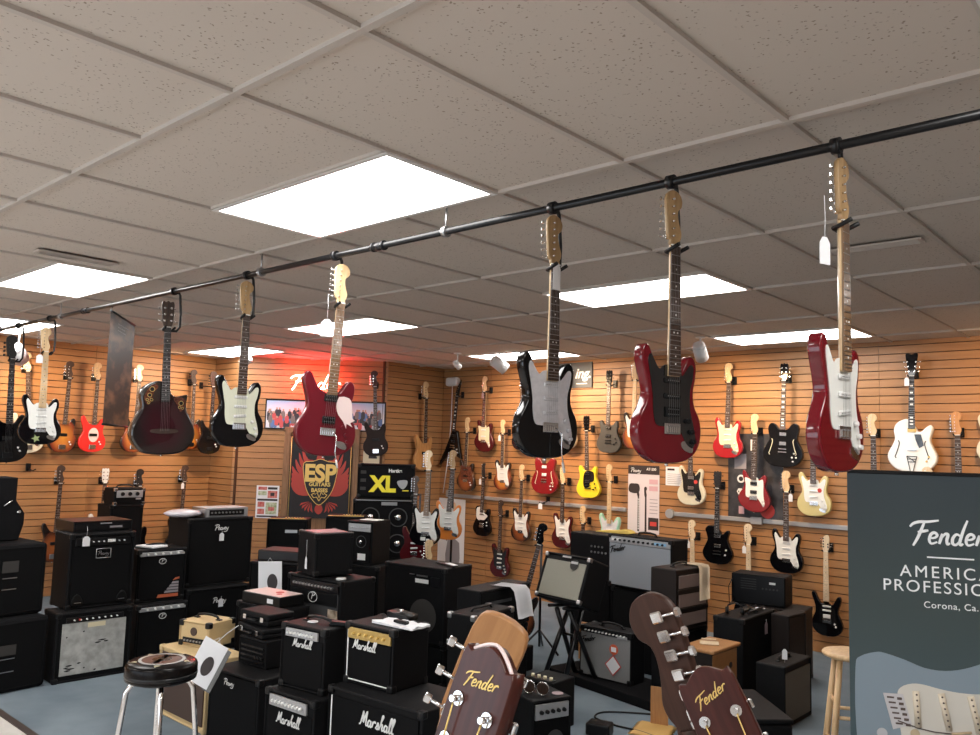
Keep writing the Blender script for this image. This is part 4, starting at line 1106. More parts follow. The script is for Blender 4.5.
# posters on the back wall
t = poster('tall_poster', 'tall white poster with two dark guitars and a black heading on the back wall', (-3.27, BW - .002, .94), 0, .405, .755, mat('pinkish_paper', (.66, .60, .62), .5),
       [(0, .87, 1, 1, 'pr_dark'), (.68, .63, .95, .70, 'pr_pink'), (.68, .73, .95, .80, 'pr_pink'), (.70, .30, .95, .31, 'pr_grey'), (.70, .35, .95, .36, 'pr_grey'), (.70, .40, .95, .41, 'pr_grey'), (.70, .45, .95, .46, 'pr_grey'), (.70, .50, .95, .51, 'pr_grey'), (.66, .06, .98, .24, 'pr_dark'), (.72, .12, .92, .18, 'label_red')])
script_part('printed_heading', 'Peavey', .13, .010, 'white', t, (-.10, -.0045, .68))
text_mesh('AT-200', .040, 'white', t, 'printed_heading', (.10, -.0045, .715), bold=.001)
bm = nbm()
for dx, s in ((-.075, 1), (.02, .9)):
    prism(bm, [(x * .45 + dx + .01, z * .6 + .40) for x, z in spline(HEAD['strat'], 2)][::-1], -.0052, -.004)
    prism(bm, [(dx, .02), (dx + .025, .02), (dx + .02, .42), (dx + .002, .42)], -.005, -.004)
prism(bm, spline([(-.19, .46), (-.10, .44), (-.05, .47), (-.06, .54), (-.12, .55), (-.18, .54)], 3), -.0055, -.004)
obj('printed_guitars', bm, 'pr_dark', t)
bm = nbm()
for k in range(13): box(bm, (-.062, -.0058, .05 + k * .027), (.013, .001, .016))
obj('printed_frets', bm, 'white', t)
poster('notice_sheet', 'small white notice sheet with grey lines left of the white guitar', (-2.88, BW - .002, 1.49), 0, .22, .205, 'paper', [(.1, .8, .5, .9, 'pr_dark')] + [(.1, .1 + .1 * k, .9, .12 + .1 * k, 'pr_grey') for k in range(6)], cat='paper')
M['dark_print'] = noise_mat('dark_collage_print', (.012, .012, .015), (.065, .060, .065), .35, (5, 5, 5), nscale=1.5, detail=4)
t = poster('dark_poster', 'large dark collage poster behind the red guitar with a white pickguard', (-1.96, BW - .002, 1.20), 0, .585, .865, 'dark_print', [(.12, .58, .34, .76, 'pr_grey'), (.20, .05, .30, .14, 'pr_pink'), (.42, .80, .46, .93, 'white')])
bm = nbm()
cyl(bm, (.13, -.003, .09), (.13, -.006, .09), .075, n=24); obj('printed_drum', bm, 'label_red', t)
bm = nbm(); cyl(bm, (-.15, -.003, .40), (-.15, -.006, .40), .042, n=20); cyl(bm, (-.16, -.003, .27), (-.16, -.006, .27), .036, n=6); obj('printed_badges', bm, 'white', t)
bm = nbm(); cyl(bm, (-.15, -.006, .40), (-.15, -.007, .40), .024, n=20); cyl(bm, (-.175, -.006, .27), (-.175, -.007, .27), .008, n=8); cyl(bm, (-.145, -.006, .27), (-.145, -.007, .27), .008, n=8); obj('badge_marks', bm, 'pr_dark', t)
t = thing('wall_sign', 'dark grey sign with white script letters high on the back wall, behind a hanging guitar', 'sign', (-4.24, BW - .004, 2.60), 0)
bm = nbm(); box(bm, (0, -.008, .155), (.50, .012, .31)); obj('board', bm, mat('sign_grey', (.075, .080, .080), .5), t)
text_mesh('ing.', .17, 'white', t, 'letters', (.115, -.0155, .17), shear=.3, bold=.004)
bm = nbm(); box(bm, (.10, -.0145, .05), (.16, .001, .012)); obj('small_line', bm, 'white', t)
t = poster('white_poster', 'tall white poster of a bass guitar leaning in the corner under the rail', (-6.27, BW - .012, .16), 0, .50, .98, 'paper', [])
bm = nbm(); prism(bm, [(x * 1.0 + .05, z * 1.05 + .72) for x, z in spline(HEAD['strat'], 2)][::-1], -.005, -.003); obj('printed_headstock', bm, 'maple_pale', t)
bm = nbm(); prism(bm, [(.03, .38), (.06, .38), (.065, .74), (.04, .74)], -.0048, -.003); prism(bm, spline([(-.08, .02), (.14, .0), (.16, .40), (-.06, .42)], 2), -.0045, -.003); obj('printed_body', bm, 'pr_grey', t)

# metal rails, emergency light
for x0, x1, lb in ((-6.36, -3.49, 'left metal conduit rail along the back wall'), (-2.95, -.60, 'right metal conduit rail along the back wall')):
    t = thing('metal_rail', lb, 'rail', (x0, BW - .015, 1.187))
    bm = nbm(); box(bm, ((x1 - x0) / 2, 0, 0), (x1 - x0, .03, .045), .006, 2); obj('channel', bm, 'silver_panel', t)
    bm = nbm()
    if x0 < -5: box(bm, (.02, -.005, .02), (.07, .04, .09), .006, 2)
    else: cyl(bm, (.03, .01, 0), (.03, -.03, 0), .05, n=20); box(bm, (1.02, -.02, 0.0), (.12, .04, .07), .004, 1)
    obj('junction_box', bm, 'silver_panel', t)
t = thing('emergency_light', 'white emergency light box in the top of the corner with a cord running down', 'light fitting', (-6.30, BW - .005, 2.70))
bm = nbm(); box(bm, (0, -.045, .04), (.22, .09, .12), .03, 3); obj('casing', bm, 'spot_white', t)
bm = nbm(); tube(bm, [(-.02, -.03, -.02), (-.03, -.02, -.5), (-.08, -.02, -1.1), (-.14, -.02, -1.49)], .006, 6); obj('cord', bm, 'paper', t)

# ================================================================ amplifiers and cabinets
def amp(name, label, x, y, yaw, w, d, h, z0, tolex='tolex', grille='grille_black', gm=(.02, .02, .02, .02), panel=None, cat='amplifier', corners=True, handle=True, piping=None, group=None, front=True, bev=.010, corner_m='black_plastic'):
    """x, y is the middle of the front face at floor level; yaw the way it faces"""
    ya = math.radians(yaw)
    n = Vector((math.cos(ya), math.sin(ya)))
    c = Vector((x, y)) - n * d / 2
    t = thing(name, label, cat, (c.x, c.y, z0), ya + PI / 2, group)
    yf = -d / 2
    bm = nbm()
    box(bm, (0, 0, h / 2), (w, d, h), bev, 2)
    bm.faces.ensure_lookup_table()
    if front:
        ff = max((f for f in bm.faces if f.normal.y < -.99), key=lambda f: f.calc_area())
        bmesh.ops.inset_region(bm, faces=[ff], thickness=.010)
        for v in ff.verts: v.co.y += .014
    obj('cabinet', bm, tolex, t)
    if front:
        l, b, r, tp = gm
        top = h - tp - (panel['h'] if panel and panel.get('front', True) else 0)
        bm = nbm(); box(bm, ((l - r) / 2, yf + .009, (b + top) / 2), (w - l - r, .010, top - b), .002, 1)
        obj('grille', bm, grille, t)
        if piping:
            bm = nbm(); x0, x1 = -w / 2 + l, w / 2 - r
            tube(bm, [(x1, yf + .004, b), (x0 + .01, yf + .004, b), (x0, yf + .004, b + .01), (x0, yf + .004, h - tp)], .004, 6)
            obj('piping', bm, piping, t)
        if panel:
            ph = panel['h']
            pw = panel.get('w', 1.0); px = panel.get('x', 0.0)
            bm = nbm(); zc = h - tp - ph / 2
            if panel.get('raise'): zc += panel['raise']
            box(bm, (px * w, yf + .006, zc), ((w - l - r) * pw, .014, ph * .88), .002, 1)
            cp = obj('control_panel', bm, panel['m'], t)
            nk = panel.get('n', 6)
            for k in range(nk):
                kx = px * w + ((k + .5) / nk - .5) * (w - l - r) * pw * .85
                def kb(bm, kr=panel.get('kr', .010)): cyl(bm, (0, 0, 0), (0, -.016, 0), kr, kr * .8, 12)
                cpart('knob', 'ampk%.3f' % panel.get('kr', .010), kb, panel.get('km', 'white'), cp, (kx, yf - .001, zc))
    if corners:
        def co(bm): box(bm, (0, 0, 0), (.042, .042, .042), .010, 2)
        for sx in (-1, 1):
            for sy in (-1, 1):
                for zz in (.017, h - .017):
                    cpart('corner_cap', 'cc', co, corner_m, t, (sx * (w / 2 - .018), sy * (d / 2 - .018), zz))
    if handle:
        def hn(bm):
            tube(bm, [(-.10, 0, 0), (-.085, 0, .022), (-.03, 0, .030), (.03, 0, .030), (.085, 0, .022), (.10, 0, 0)], .009, 8)
            for s in (-1, 1): box(bm, (s * .10, 0, .004), (.04, .028, .008), .002, 1)
        cpart('handle', 'hn', hn, 'black_plastic', t, (0, 0, h))
    t['half'] = d / 2
    del t['half']
    return t, yf

def strip(t, name, m, cx, y, cz, sx, sz, sy=.002, bev=0):
    bm = nbm(); box(bm, (cx, y, cz), (sx, sy, sz), bev, 1); return obj(name, bm, m, t)
def peavey_badge(t, yf, z, r=.035):
    bm = nbm(); cyl(bm, (0, yf + .004, z), (0, yf - .002, z), r, n=24); o = obj('badge', bm, 'black_plastic', t); o.scale = (1.35, 1, 1)
    bm = nbm(); tube(bm, [(r * 1.35 * math.cos(a), yf - .002, z + r * math.sin(a)) for a in [2 * PI * k / 24 for k in range(24)]], .0025, 6, closed=True)
    script_text(bm, 'P', r * .9, .006, y=yf - .0025, z0=z - r * .4); obj('badge_mark', bm, 'white', t)
def speaker_cones(t, yf, pts, r):
    for x, z in pts:
        bm = nbm(); lathe(bm, [(r, 0), (r * .96, .006), (r * .86, .004), (r * .3, -.03), (r * .26, -.02), (0.001, -.012)], n=28)
        o = obj('speaker_cone', bm, 'grille_grey', t, (x, yf + .008, z)); o.rotation_euler = (PI / 2, 0, 0)
        bm = nbm(); lathe(bm, [(r * .34, 0), (r * .30, .014), (r * .12, .022), (.001, .024)], n=20)
        o = obj('dust_cap', bm, 'chrome', t, (x, yf + .002, z)); o.rotation_euler = (PI / 2, 0, 0)

# --- left block, facing the counter (+X)
pa2, yf = amp('loudspeaker', 'large black loudspeaker cabinet on the floor at far left', -4.87, .93, 5, .50, .45, .51, 0, 'tolex_dark', 'grille_black', corners=False, handle=False, cat='loudspeaker', bev=.03)
for z in (.15, .24): strip(pa2, 'port_slot', 'steel', -.03, yf - .002, z, .10, .006)
strip(pa2, 'handle_recess', 'vent_dark', -.03, yf + .001, .30, .11, .07, .01)
pa1, yf = amp('loudspeaker', 'large black loudspeaker stacked on the floor one at far left', -4.98, .92, 5, .50, .45, .52, .51, 'tolex_dark', 'grille_black', corners=False, handle=False, cat='loudspeaker', bev=.03)
for z in (.20, .28): strip(pa1, 'port_slot', 'steel', -.01, yf - .002, z, .10, .006)
strip(pa1, 'handle_recess', 'vent_dark', -.01, yf + .001, .36, .11, .08, .01)
t = thing('stage_monitor', 'black stage monitor case standing on the far left loudspeakers', 'loudspeaker', (-5.34, .80, 1.035), PI / 2)
bm = nbm(); prism(bm, [(-.22, 0), (.22, 0), (.25, .12), (.25, .20), (.185, .30), (.185, .47), (-.22, .47)], -.14, .14, .008, 2); obj('cabinet', bm, 'tolex_dark', t)
bm = nbm(); tube(bm, [(.10, -.145, .26), (.15, -.155, .30)], .006, 6); cyl(bm, (.20, -.12, .205), (.21, -.15, .215), .012); obj('latch', bm, 'chrome', t)

c_, yf = amp('guitar_amplifier', 'black amplifier with a worn stained silver front on the floor at the left', -4.86, 1.50, -2, .56, .28, .51, 0, 'tolex', 'grille_worn', gm=(.045, .05, .045, .035), panel=dict(h=.045, m='black_metal', n=8, km='white', kr=.006, w=.9), handle=False)
strip(c_, 'name_plate', 'cream_part', .01, yf - .001, .405, .13, .035, .004, .001)
strip(c_, 'control_lamp', 'label_red', -.12, yf - .010, .455, .012, .012, .01)
bm = nbm(); random.seed(2)
for x, z, w in ((-.17, .12, .05), (-.19, .105, .04), (-.16, .095, .07), (-.18, .083, .05), (.06, .28, .07), (.03, .265, .05), (.09, .268, .04), (-.10, .13, .03), (-.20, .33, .012), (-.08, .36, .015), (-.06, .09, .015), (.02, .065, .02)):
    prism(bm, spline([(x - w / 2, z), (x, z - .006), (x + w / 2, z + .002), (x, z + .006)], 2), yf + .0035, yf + .005)
obj('scuffs', bm, 'black_plastic', c_)
b_, yf = amp('bass_amplifier', 'tall black bass amplifier with a square name badge, on the worn silver amplifier', -4.96, 1.56, -2, .50, .34, .57, .51, 'tolex', 'grille_black', gm=(.03, .03, .03, .03), panel=dict(h=.065, m='black_metal', n=9, km='white', kr=.005, w=.95), handle=False)
bm = nbm()
for a, b in (((-.05, .38), (.06, .38)), ((.06, .38), (.06, .45)), ((.06, .45), (-.05, .45)), ((-.05, .45), (-.05, .38))): cyl(bm, (a[0], yf, a[1]), (b[0], yf, b[1]), .003, n=6)
script_text(bm, 'Peavey', .085, .006, y=yf - .001, x0=.005, z0=.403); obj('badge', bm, 'steel', b_)
for s in (-1, 1):
    bm = nbm(); prism(bm, spline([(s * .13, .035), (s * .20, .03), (s * .205, .08), (s * .17, .115), (s * .135, .08)], 3), yf - .004, yf + .01, .002, 1); obj('port', bm, 'black_plastic', b_)
    strip(b_, 'port_glint', 'steel', s * .165, yf - .005, .05, .05, .005)
strip(b_, 'panel_label', 'white', .06, yf - .002, .51, .06, .022)
rk, yf = amp('rack_unit', 'flat black rack amplifier lying on the tall bass amplifier', -5.08, 1.60, 0, .46, .36, .085, 1.08, 'black_metal', 'black_metal', gm=(.01, .01, .01, .01), corners=False, handle=False, bev=.003, cat='amplifier')
strip(rk, 'name_print', 'silver_panel', .02, yf - .001, .065, .09, .010)
strip(rk, 'display', 'pr_grey', .10, yf - .001, .035, .10, .015)
price_tag((-4.935, 1.415, 1.14), 'white price tag hanging on a string from the black rack amplifier', yaw=0, h=.075, w=.055, drop=.075)

e2, yf = amp('guitar_amplifier', 'small black amplifier with an oval badge on the floor beside the worn silver amplifier', -4.95, 2.08, -2, .43, .28, .48, 0, 'tolex', 'grille_black', handle=False, panel=dict(h=.035, m='silver_panel', n=5, km='white', kr=.010), group='small black amplifiers')
peavey_badge(e2, yf, .38, .022)
e1, yf = amp('guitar_amplifier', 'small black amplifier with a red and white leaflet, stacked beside the tall bass amplifier', -5.05, 2.10, -2, .42, .28, .43, .48, 'tolex', 'grille_black', panel=dict(h=.035, m='silver_panel', n=5, km='white', kr=.010), group='small black amplifiers')
peavey_badge(e1, yf, .33, .022)
bm = nbm(); prism(bm, [(-.03, .03), (.15, .03), (.15, .055), (-.02, .055)], yf - .003, yf + .003); prism(bm, [(.10, .165), (.155, .175), (.155, .19), (.12, .185)], yf - .003, yf + .003); obj('leaflet_band', bm, mat('orange_red_print', (.5, .12, .05), .5), e1)
bm = nbm()
for k in range(4): prism(bm, [(.03 + k * .02, .065 + k * .024), (.15, .065 + k * .024), (.15, .082 + k * .024), (.04 + k * .02, .082 + k * .024)], yf - .003, yf + .003)
obj('leaflet_picture', bm, 'pr_grey', e1)
t = thing('paper_sheet', 'white crumpled papers lying on the small amplifier beside the bass amplifier', 'papers', (-5.18, 2.06, .912), .3)
bm = nbm(); box(bm, (0, 0, .012), (.20, .17, .018), .008, 2); obj('papers', bm, 'paper', t)

f2, yf = amp('speaker_cabinet', 'lower of the two tall black speaker cabinets by the left wall', -5.00, 2.62, -2, .60, .38, .55, 0, 'tolex', 'grille_black', handle=False, cat='speaker cabinet', group='stacked black cabinets by the left wall')
script_part('logo', 'Peavey', .12, .012, 'white', f2, (.0, yf - .001, .42)); 
f1, yf = amp('speaker_cabinet', 'upper of the two tall black speaker cabinets, with a name logo and white tag', -5.12, 2.67, -2, .62, .40, .59, .55, 'tolex', 'grille_black', handle=False, cat='speaker cabinet', group='stacked black cabinets by the left wall')
script_part('logo', 'Peavey', .13, .013, 'white', f1, (.0, yf - .001, .485))
price_tag((-5.095, 2.66, 1.03), 'white price tag under the logo of the upper tall cabinet', yaw=0, h=.07, w=.045, drop=.02)
price_tag((-4.975, 2.62, .475), 'white price tag under the logo of the lower tall cabinet', yaw=0, h=.07, w=.045, drop=.02)
mh, yf = amp('slim_amplifier', 'slim silver-faced amplifier head on the upper tall cabinet', -5.18, 2.75, -2, .42, .26, .085, 1.14, 'steel', 'silver_panel', gm=(.01, .008, .01, .008), corners=False, handle=False, bev=.004)
strip(mh, 'face', 'black_plastic', 0, yf + .002, .042, .34, .05, .006)
bm = nbm()
for k in range(9): cyl(bm, (-.15 + k * .035, yf, .042), (-.15 + k * .035, yf - .012, .042), .008, n=10)
obj('knobs', bm, 'steel', mh)
t = thing('plastic_bag', 'pale crumpled plastic bag of papers on the upper tall cabinet', 'bag', (-5.33, 2.40, 1.142), .1)
bm = nbm(); 
r_ = bmesh.ops.create_uvsphere(bm, u_segments=20, v_segments=10, radius=1)
random.seed(3)
for v in bm.verts:
    k = 1 + random.uniform(-.08, .08)
    v.co = Vector((v.co.x * .15 * k, v.co.y * .16 * k, (v.co.z * .035 * k + .035)))
for f in bm.faces: f.smooth = True
obj('bag', bm, mat('clear_wrap', (.66, .62, .66), .25), t)

# small stack far back by the left wall
dh, yf = amp('speaker_cabinet', 'small black cabinet under the little amplifier head, against the left wall', -7.75, 3.00, 0, .38, .35, 1.07, 0, 'tolex', 'grille_black', handle=False, cat='speaker cabinet')
dd2, yf = amp('compact_amplifier', 'little black amplifier head with a silver panel and three big knobs, by the left wall', -7.75, 3.02, 0, .36, .30, .19, 1.07, 'tolex', 'grille_black', gm=(.03, .02, .03, .02), panel=dict(h=.09, m='silver_panel', n=3, km='black_plastic', kr=.024), corner_m='chrome')
strip(dd2, 'name_print', 'silver_panel', .10, yf - .001, .07, .06, .02)

# --- front row, facing the counter (-Y)
g2c, yf = amp('speaker_cabinet', 'tall tweed-covered speaker cabinet with a brown front, behind the chrome stool', -3.49, 1.49, -90, .63, .30, .44, 0, 'tweed', 'grille_brown', gm=(.035, .035, .035, .035), handle=False, cat='speaker cabinet', corner_m='tweed', bev=.008)
g1c, yf = amp('compact_amplifier', 'small tweed amplifier head with black corners standing on the tweed cabinet', -3.60, 1.62, -74, .27, .25, .165, .44, 'tweed', 'tweed', gm=(.015, .015, .015, .015), corners=True, handle=True, corner_m='black_plastic', bev=.006)
strip(g1c, 'control_panel', 'black_plastic', 0, yf - .001, .04, .19, .035, .004)
bm = nbm()
for k in range(6): cyl(bm, (-.07 + k * .028, yf - .002, .04), (-.07 + k * .028, yf - .014, .04), .006, n=10)
obj('knobs', bm, 'steel', g1c)
bm = nbm(); cyl(bm, (0, yf + .002, .10), (0, yf - .003, .10), .028, n=24); obj('round_badge', bm, 'grille_brown', g1c)
t = thing('paper_sheet', 'folded white papers beside the tweed amplifier head', 'papers', (-3.72, 1.76, .441), .4)
bm = nbm(); box(bm, (0, 0, .006), (.14, .10, .010), .003, 1); obj('papers', bm, 'paper', t)

h2c, yf = amp('speaker_cabinet', 'black speaker cabinet with a white name logo, right of the tweed cabinet', -2.78, 1.44, -85, .48, .28, .46, 0, 'tolex', 'grille_black', handle=False, cat='speaker cabinet')
script_part('logo', 'Peavey', .095, .011, 'white', h2c, (-.04, yf - .001, .385))
h1c, yf = amp('compact_amplifier', 'black amplifier head with vent slots, on the cabinet beside the tweed one', -2.85, 1.60, -86, .28, .20, .17, .46, 'tolex', 'grille_black', gm=(.015, .015, .015, .015), handle=False, corners=False)
bm = nbm()
for k in range(4): box(bm, (.0, yf, .035 + k * .028), (.22, .008, .008))
for k in range(3): cyl(bm, (.04 + .03 * k, yf, .06), (.04 + .03 * k, yf - .01, .06), .008, n=10)
obj('vent_grille', bm, 'black_metal', h1c)
def case(name, label, x, y, z, ang, w, d, h, m='tolex', lid=.5, latch=True, cat='case'):
    t = thing(name, label, cat, (x, y, z), ang)
    bm = nbm(); box(bm, (0, 0, h * lid / 2), (w, d, h * lid - .002), .008, 2); obj('base', bm, m, t)
    bm = nbm(); box(bm, (0, 0, h * (1 + lid) / 2), (w, d, h * (1 - lid)), .010, 2); obj('lid', bm, m, t)
    if latch:
        bm = nbm()
        for s in (-1, 1): box(bm, (s * w * .3, -d / 2 - .004, h * lid), (.03, .010, .03), .002, 1)
        obj('latch', bm, 'chrome', t)
        bm = nbm(); tube(bm, [(-.05, -d / 2, h * .4), (-.045, -d / 2 - .02, h * .4), (.045, -d / 2 - .02, h * .4), (.05, -d / 2, h * .4)], .005, 6); obj('handle', bm, 'black_plastic', t)
    return t
case('effects_case', 'flat black case with latches on the vented amplifier head', -2.91, 1.74, .632, -.1, .34, .24, .055)
case('effects_case', 'black hinged case on top of the flat case', -2.95, 1.76, .690, .05, .30, .20, .075)
hb, yf = amp('speaker_cabinet', 'black cabinet standing behind the vented amplifier head, mostly hidden', -3.40, 1.98, -86, .50, .25, .70, 0, handle=False, cat='speaker cabinet')
t = thing('magazine_box', 'flat box with a pink and white printed lid behind the black cases', 'box', (-3.42, 2.11, .702), .12)
bm = nbm(); box(bm, (0, 0, .035), (.40, .22, .07), .004, 1); obj('box_body', bm, 'black_plastic', t)
bm = nbm(); box(bm, (.0, 0, .072), (.38, .20, .004), .001, 1); obj('printed_lid', bm, 'guard_pink', t)
bm = nbm(); cyl(bm, (.05, .02, .074), (.05, .02, .0755), .03, n=16); cyl(bm, (.10, -.03, .074), (.10, -.03, .0755), .02, n=16); obj('printed_spots', bm, 'label_red', t)
bm = nbm(); box(bm, (.10, -.111, .035), (.06, .002, .03)); obj('white_label', bm, 'paper', t)
# hanging brochure in a plastic sleeve
def sleeve(label, p, yaw, w, h, tilt=0, disk=True):
    t = thing('brochure_sleeve', label, 'brochure', p); t.rotation_euler = (Matrix.Rotation(math.radians(yaw + 90), 3, 'Z') @ Matrix.Rotation(math.radians(tilt), 3, 'Y')).to_euler()
    bm = nbm(); box(bm, (0, 0, -h / 2), (w, .004, h), .001, 1); obj('sheet', bm, 'paper', t)
    if disk:
        bm = nbm(); cyl(bm, (0, 0, 0), (0, .002, 0), 1, n=28); o = obj('printed_oval', bm, 'pr_dark', t, (w * .1, -.0045, -h * .55)); o.scale = (w * .22, 1, h * .22)
    bm = nbm(); tube(bm, [(-.02, 0, 0), (0, -.005, .03), (.02, 0, 0)], .0015, 5); obj('string', bm, 'paper', t)
    return t
s1 = sleeve('white brochure with a black oval in a plastic sleeve, hanging tilted by the tweed head', (-2.68, 1.26, .685), -52, .15, .26, 26)
bm = nbm(); box(bm, (.072, .004, -.14), (.055, .006, .26), .001, 1); obj('sleeve_back', bm, mat('clear_sleeve', (.10, .10, .10), .15, coat=1), s1)
bm = nbm(); tube(bm, [(.0, 0, 0), (.02, .02, .06), (.05, .06, .12)], .002, 5); obj('cord', bm, 'paper', s1)

PENK = .15
j2c, yf = amp('guitar_amplifier', 'lower of two small black amplifiers with a silver panel and white script logo', -2.10, 1.36, -86, .41, .25, .50, 0, 'tolex', 'grille_black', panel=dict(h=.065, m='silver_panel', n=9, km='white', kr=.009, w=.82, x=-.03), handle=False, group='script logo amplifiers')
script_part('logo', 'Marshall', .19, .016, 'white', j2c, (-.0, yf - .001, .345))
j1c, yf = amp('guitar_amplifier', 'upper of two small black amplifiers with a silver panel and white script logo', -2.12, 1.44, -82, .34, .25, .34, .50, 'tolex', 'grille_black', panel=dict(h=.050, m='silver_panel', n=9, km='white', kr=.007, w=.82, x=-.03), handle=True, group='script logo amplifiers')
script_part('logo', 'Marshall', .145, .013, 'white', j1c, (-.0, yf - .001, .228))
t = thing('round_tag', 'round white tag on top of the upper small script logo amplifier', 'tag', (-2.17, 1.54, .842)); bm = nbm(); cyl(bm, (0, 0, 0), (0, 0, .004), .03, n=20); obj('disc', bm, 'paper', t)
t = thing('remote_pedal', 'small black footswitch box on the upper small script logo amplifier', 'footswitch', (-1.99, 1.60, .845), .4); bm = nbm(); box(bm, (0, 0, .010), (.12, .05, .02), .004, 1); obj('housing', bm, 'black_plastic', t)

k2c, yf = amp('guitar_amplifier', 'big black amplifier with a white script logo at the front of the photo', -1.55, 1.47, -86, .67, .40, .58, 0, 'tolex', 'grille_black', gm=(.03, .03, .03, .045), handle=False, piping='white')
script_part('logo', 'Marshall', .235, .024, 'white', k2c, (.03, yf - .001, .44))
k1c, yf = amp('guitar_amplifier', 'black practice amplifier with a gold panel and white piping on the big script logo amplifier', -1.71, 1.56, -84, .35, .28, .31, .58, 'tolex', 'grille_black', gm=(.022, .022, .022, .02), panel=dict(h=.062, m='gold_panel', n=6, km='gold', kr=.008), handle=False, piping='white')
script_part('logo', 'Marshall', .165, .014, 'white', k1c, (-.03, yf - .001, .185))
t = thing('foot_pedal', 'black footswitch pedal on the gold-panelled amplifier', 'footswitch', (-1.72, 1.80, .892), .2)
bm = nbm(); prism(bm, [(-.07, 0), (.07, 0), (.07, .03), (-.07, .045)], -.05, .05, .004, 1); obj('housing', bm, 'black_plastic', t)
bm = nbm(); cyl(bm, (0, -.01, .035), (0, -.01, .055), .010, n=14); obj('button', bm, 'chrome', t)
t = thing('crumpled_paper', 'white crumpled papers lying on the gold-panelled amplifier', 'papers', (-1.62, 1.70, .892), .1)
bm = nbm(); random.seed(8)
N = 10
V = [[bm.verts.new((-.14 + .28 * i / N + random.uniform(-.006, .006), -.07 + .14 * j / 6, .006 + random.uniform(0, .012))) for j in range(7)] for i in range(N + 1)]
for i in range(N):
    for j in range(6): bm.faces.new((V[i][j], V[i + 1][j], V[i + 1][j + 1], V[i][j + 1]))
r_ = bmesh.ops.extrude_face_region(bm, geom=bm.faces[:])
for v in [g for g in r_['geom'] if isinstance(g, bmesh.types.BMVert)]: v.co.z = .001
obj('papers', bm, 'paper', t)
bm = nbm(); box(bm, (.02, -.02, .022), (.09, .03, .016), .004, 1); obj('black_clip', bm, 'black_plastic', t)

# --- second row
ls, yf = amp('speaker_cabinet', 'black cabinet on the floor under the amplifier with an oval badge', -3.24, 2.36, -86, .56, .30, .385, 0, handle=False, cat='speaker cabinet')
lc, yf = amp('guitar_amplifier', 'wide black amplifier with a dark grey front, oval badge and row of silver knobs', -3.24, 2.32, -86, .58, .33, .49, .39, 'tolex', 'grille_grey', gm=(.03, .03, .03, .02), panel=dict(h=.07, m='black_metal', n=13, km='steel', kr=.010), handle=False)
peavey_badge(lc, yf, .355, .035)
strip(lc, 'black_band', 'black_plastic', 0, yf + .001, .355, .50, .09, .006)
bm = nbm(); box(bm, (.215, yf + .0, .17), (.10, .004, .24), .001, 1); obj('picture_card', bm, noise_mat('tan_picture_print', (.10, .06, .03), (.60, .50, .38), .4, (12, 12, 12), nscale=1), lc)
mc, yf = amp('guitar_amplifier', 'plain black cube amplifier with a long white tag, on the amplifier with an oval badge', -3.17, 2.44, -12, .30, .31, .30, .89, 'tolex', 'tolex', gm=(.015, .015, .015, .015), handle=False)
strip(mc, 'pinkish_sheet', 'pink_card', 0, 0, .302, .2, .16, .003) if False else None
bm = nbm(); box(bm, (-.0, .0, .3015), (.24, .22, .003)); obj('top_sheet', bm, 'pink_card', mc)
price_tag((-3.30, 2.29, 1.14), 'long white price tag hanging on the plain black cube amplifier', yaw=-100, h=.085, w=.03, drop=.12)
t = thing('white_disc', 'small white round lid on the amplifier with an oval badge', 'lid', (-3.03, 2.40, .882)); bm = nbm(); cyl(bm, (0, 0, 0), (0, 0, .012), .035, n=20); obj('disc', bm, 'white', t)

nbase, yf = amp('speaker_cabinet', 'black cabinet under the amplifier with a silver slider panel', -4.10, 3.40, -72, .46, .36, .78, 0, handle=False, cat='speaker cabinet')
nc, yf = amp('guitar_amplifier', 'upright black amplifier with a silver slider panel and white sticker', -4.10, 3.42, -72, .27, .31, .38, .78, 'tolex', 'grille_black', gm=(.02, .02, .02, .02), panel=dict(h=.075, m='silver_panel', n=8, km='steel', kr=.005), handle=False, corners=False)
speaker_cones(nc, yf, [(.02, .20)], .055)
strip(nc, 'sticker', 'white', .03, yf + .002, .07, .08, .055, .003)
t = thing('paper_sheet', 'open leaflet lying on the silver slider amplifier', 'papers', (-4.10, 3.56, 1.161), .3); bm = nbm(); box(bm, (0, 0, .004), (.18, .12, .006), .002, 1); obj('papers', bm, 'white', t)

t1, yf = amp('speaker_cabinet', 'black cabinet on the floor in front of the door frame', -5.39, 3.56, -45, .42, .32, .69, 0, handle=False, cat='speaker cabinet')
B1c, yf = amp('guitar_amplifier', 'black amplifier with a gold top panel, left of the eagle banner', -5.39, 3.55, -43, .40, .30, .38, .69, 'tolex', 'grille_black', handle=False, corners=False, group='gold-topped amplifiers')
bm = nbm(); box(bm, (0, yf + .03, .382), (.36, .05, .006), .001, 1)
for k in range(7): cyl(bm, (-.02 + .028 * k, yf + .03, .384), (-.02 + .028 * k, yf + .03, .396), .008, n=10)
obj('gold_panel', bm, 'gold_panel', B1c)
strip(B1c, 'name_print', 'steel', .04, yf + .004, .26, .12, .03)
t2, yf = amp('speaker_cabinet', 'black cabinet on the floor right of the other one by the door', -5.10, 4.05, -45, .44, .32, .72, 0, handle=False, cat='speaker cabinet')
B2c, yf = amp('guitar_amplifier', 'black amplifier with a gold top panel, in front of the eagle banner', -5.10, 4.05, -43, .40, .30, .38, .72, 'tolex', 'grille_black', handle=False, corners=False, group='gold-topped amplifiers')
bm = nbm(); box(bm, (0, yf + .03, .382), (.36, .05, .006), .001, 1)
for k in range(7): cyl(bm, (-.02 + .028 * k, yf + .03, .384), (-.02 + .028 * k, yf + .03, .396), .008, n=10)
obj('gold_panel', bm, 'gold_panel', B2c)
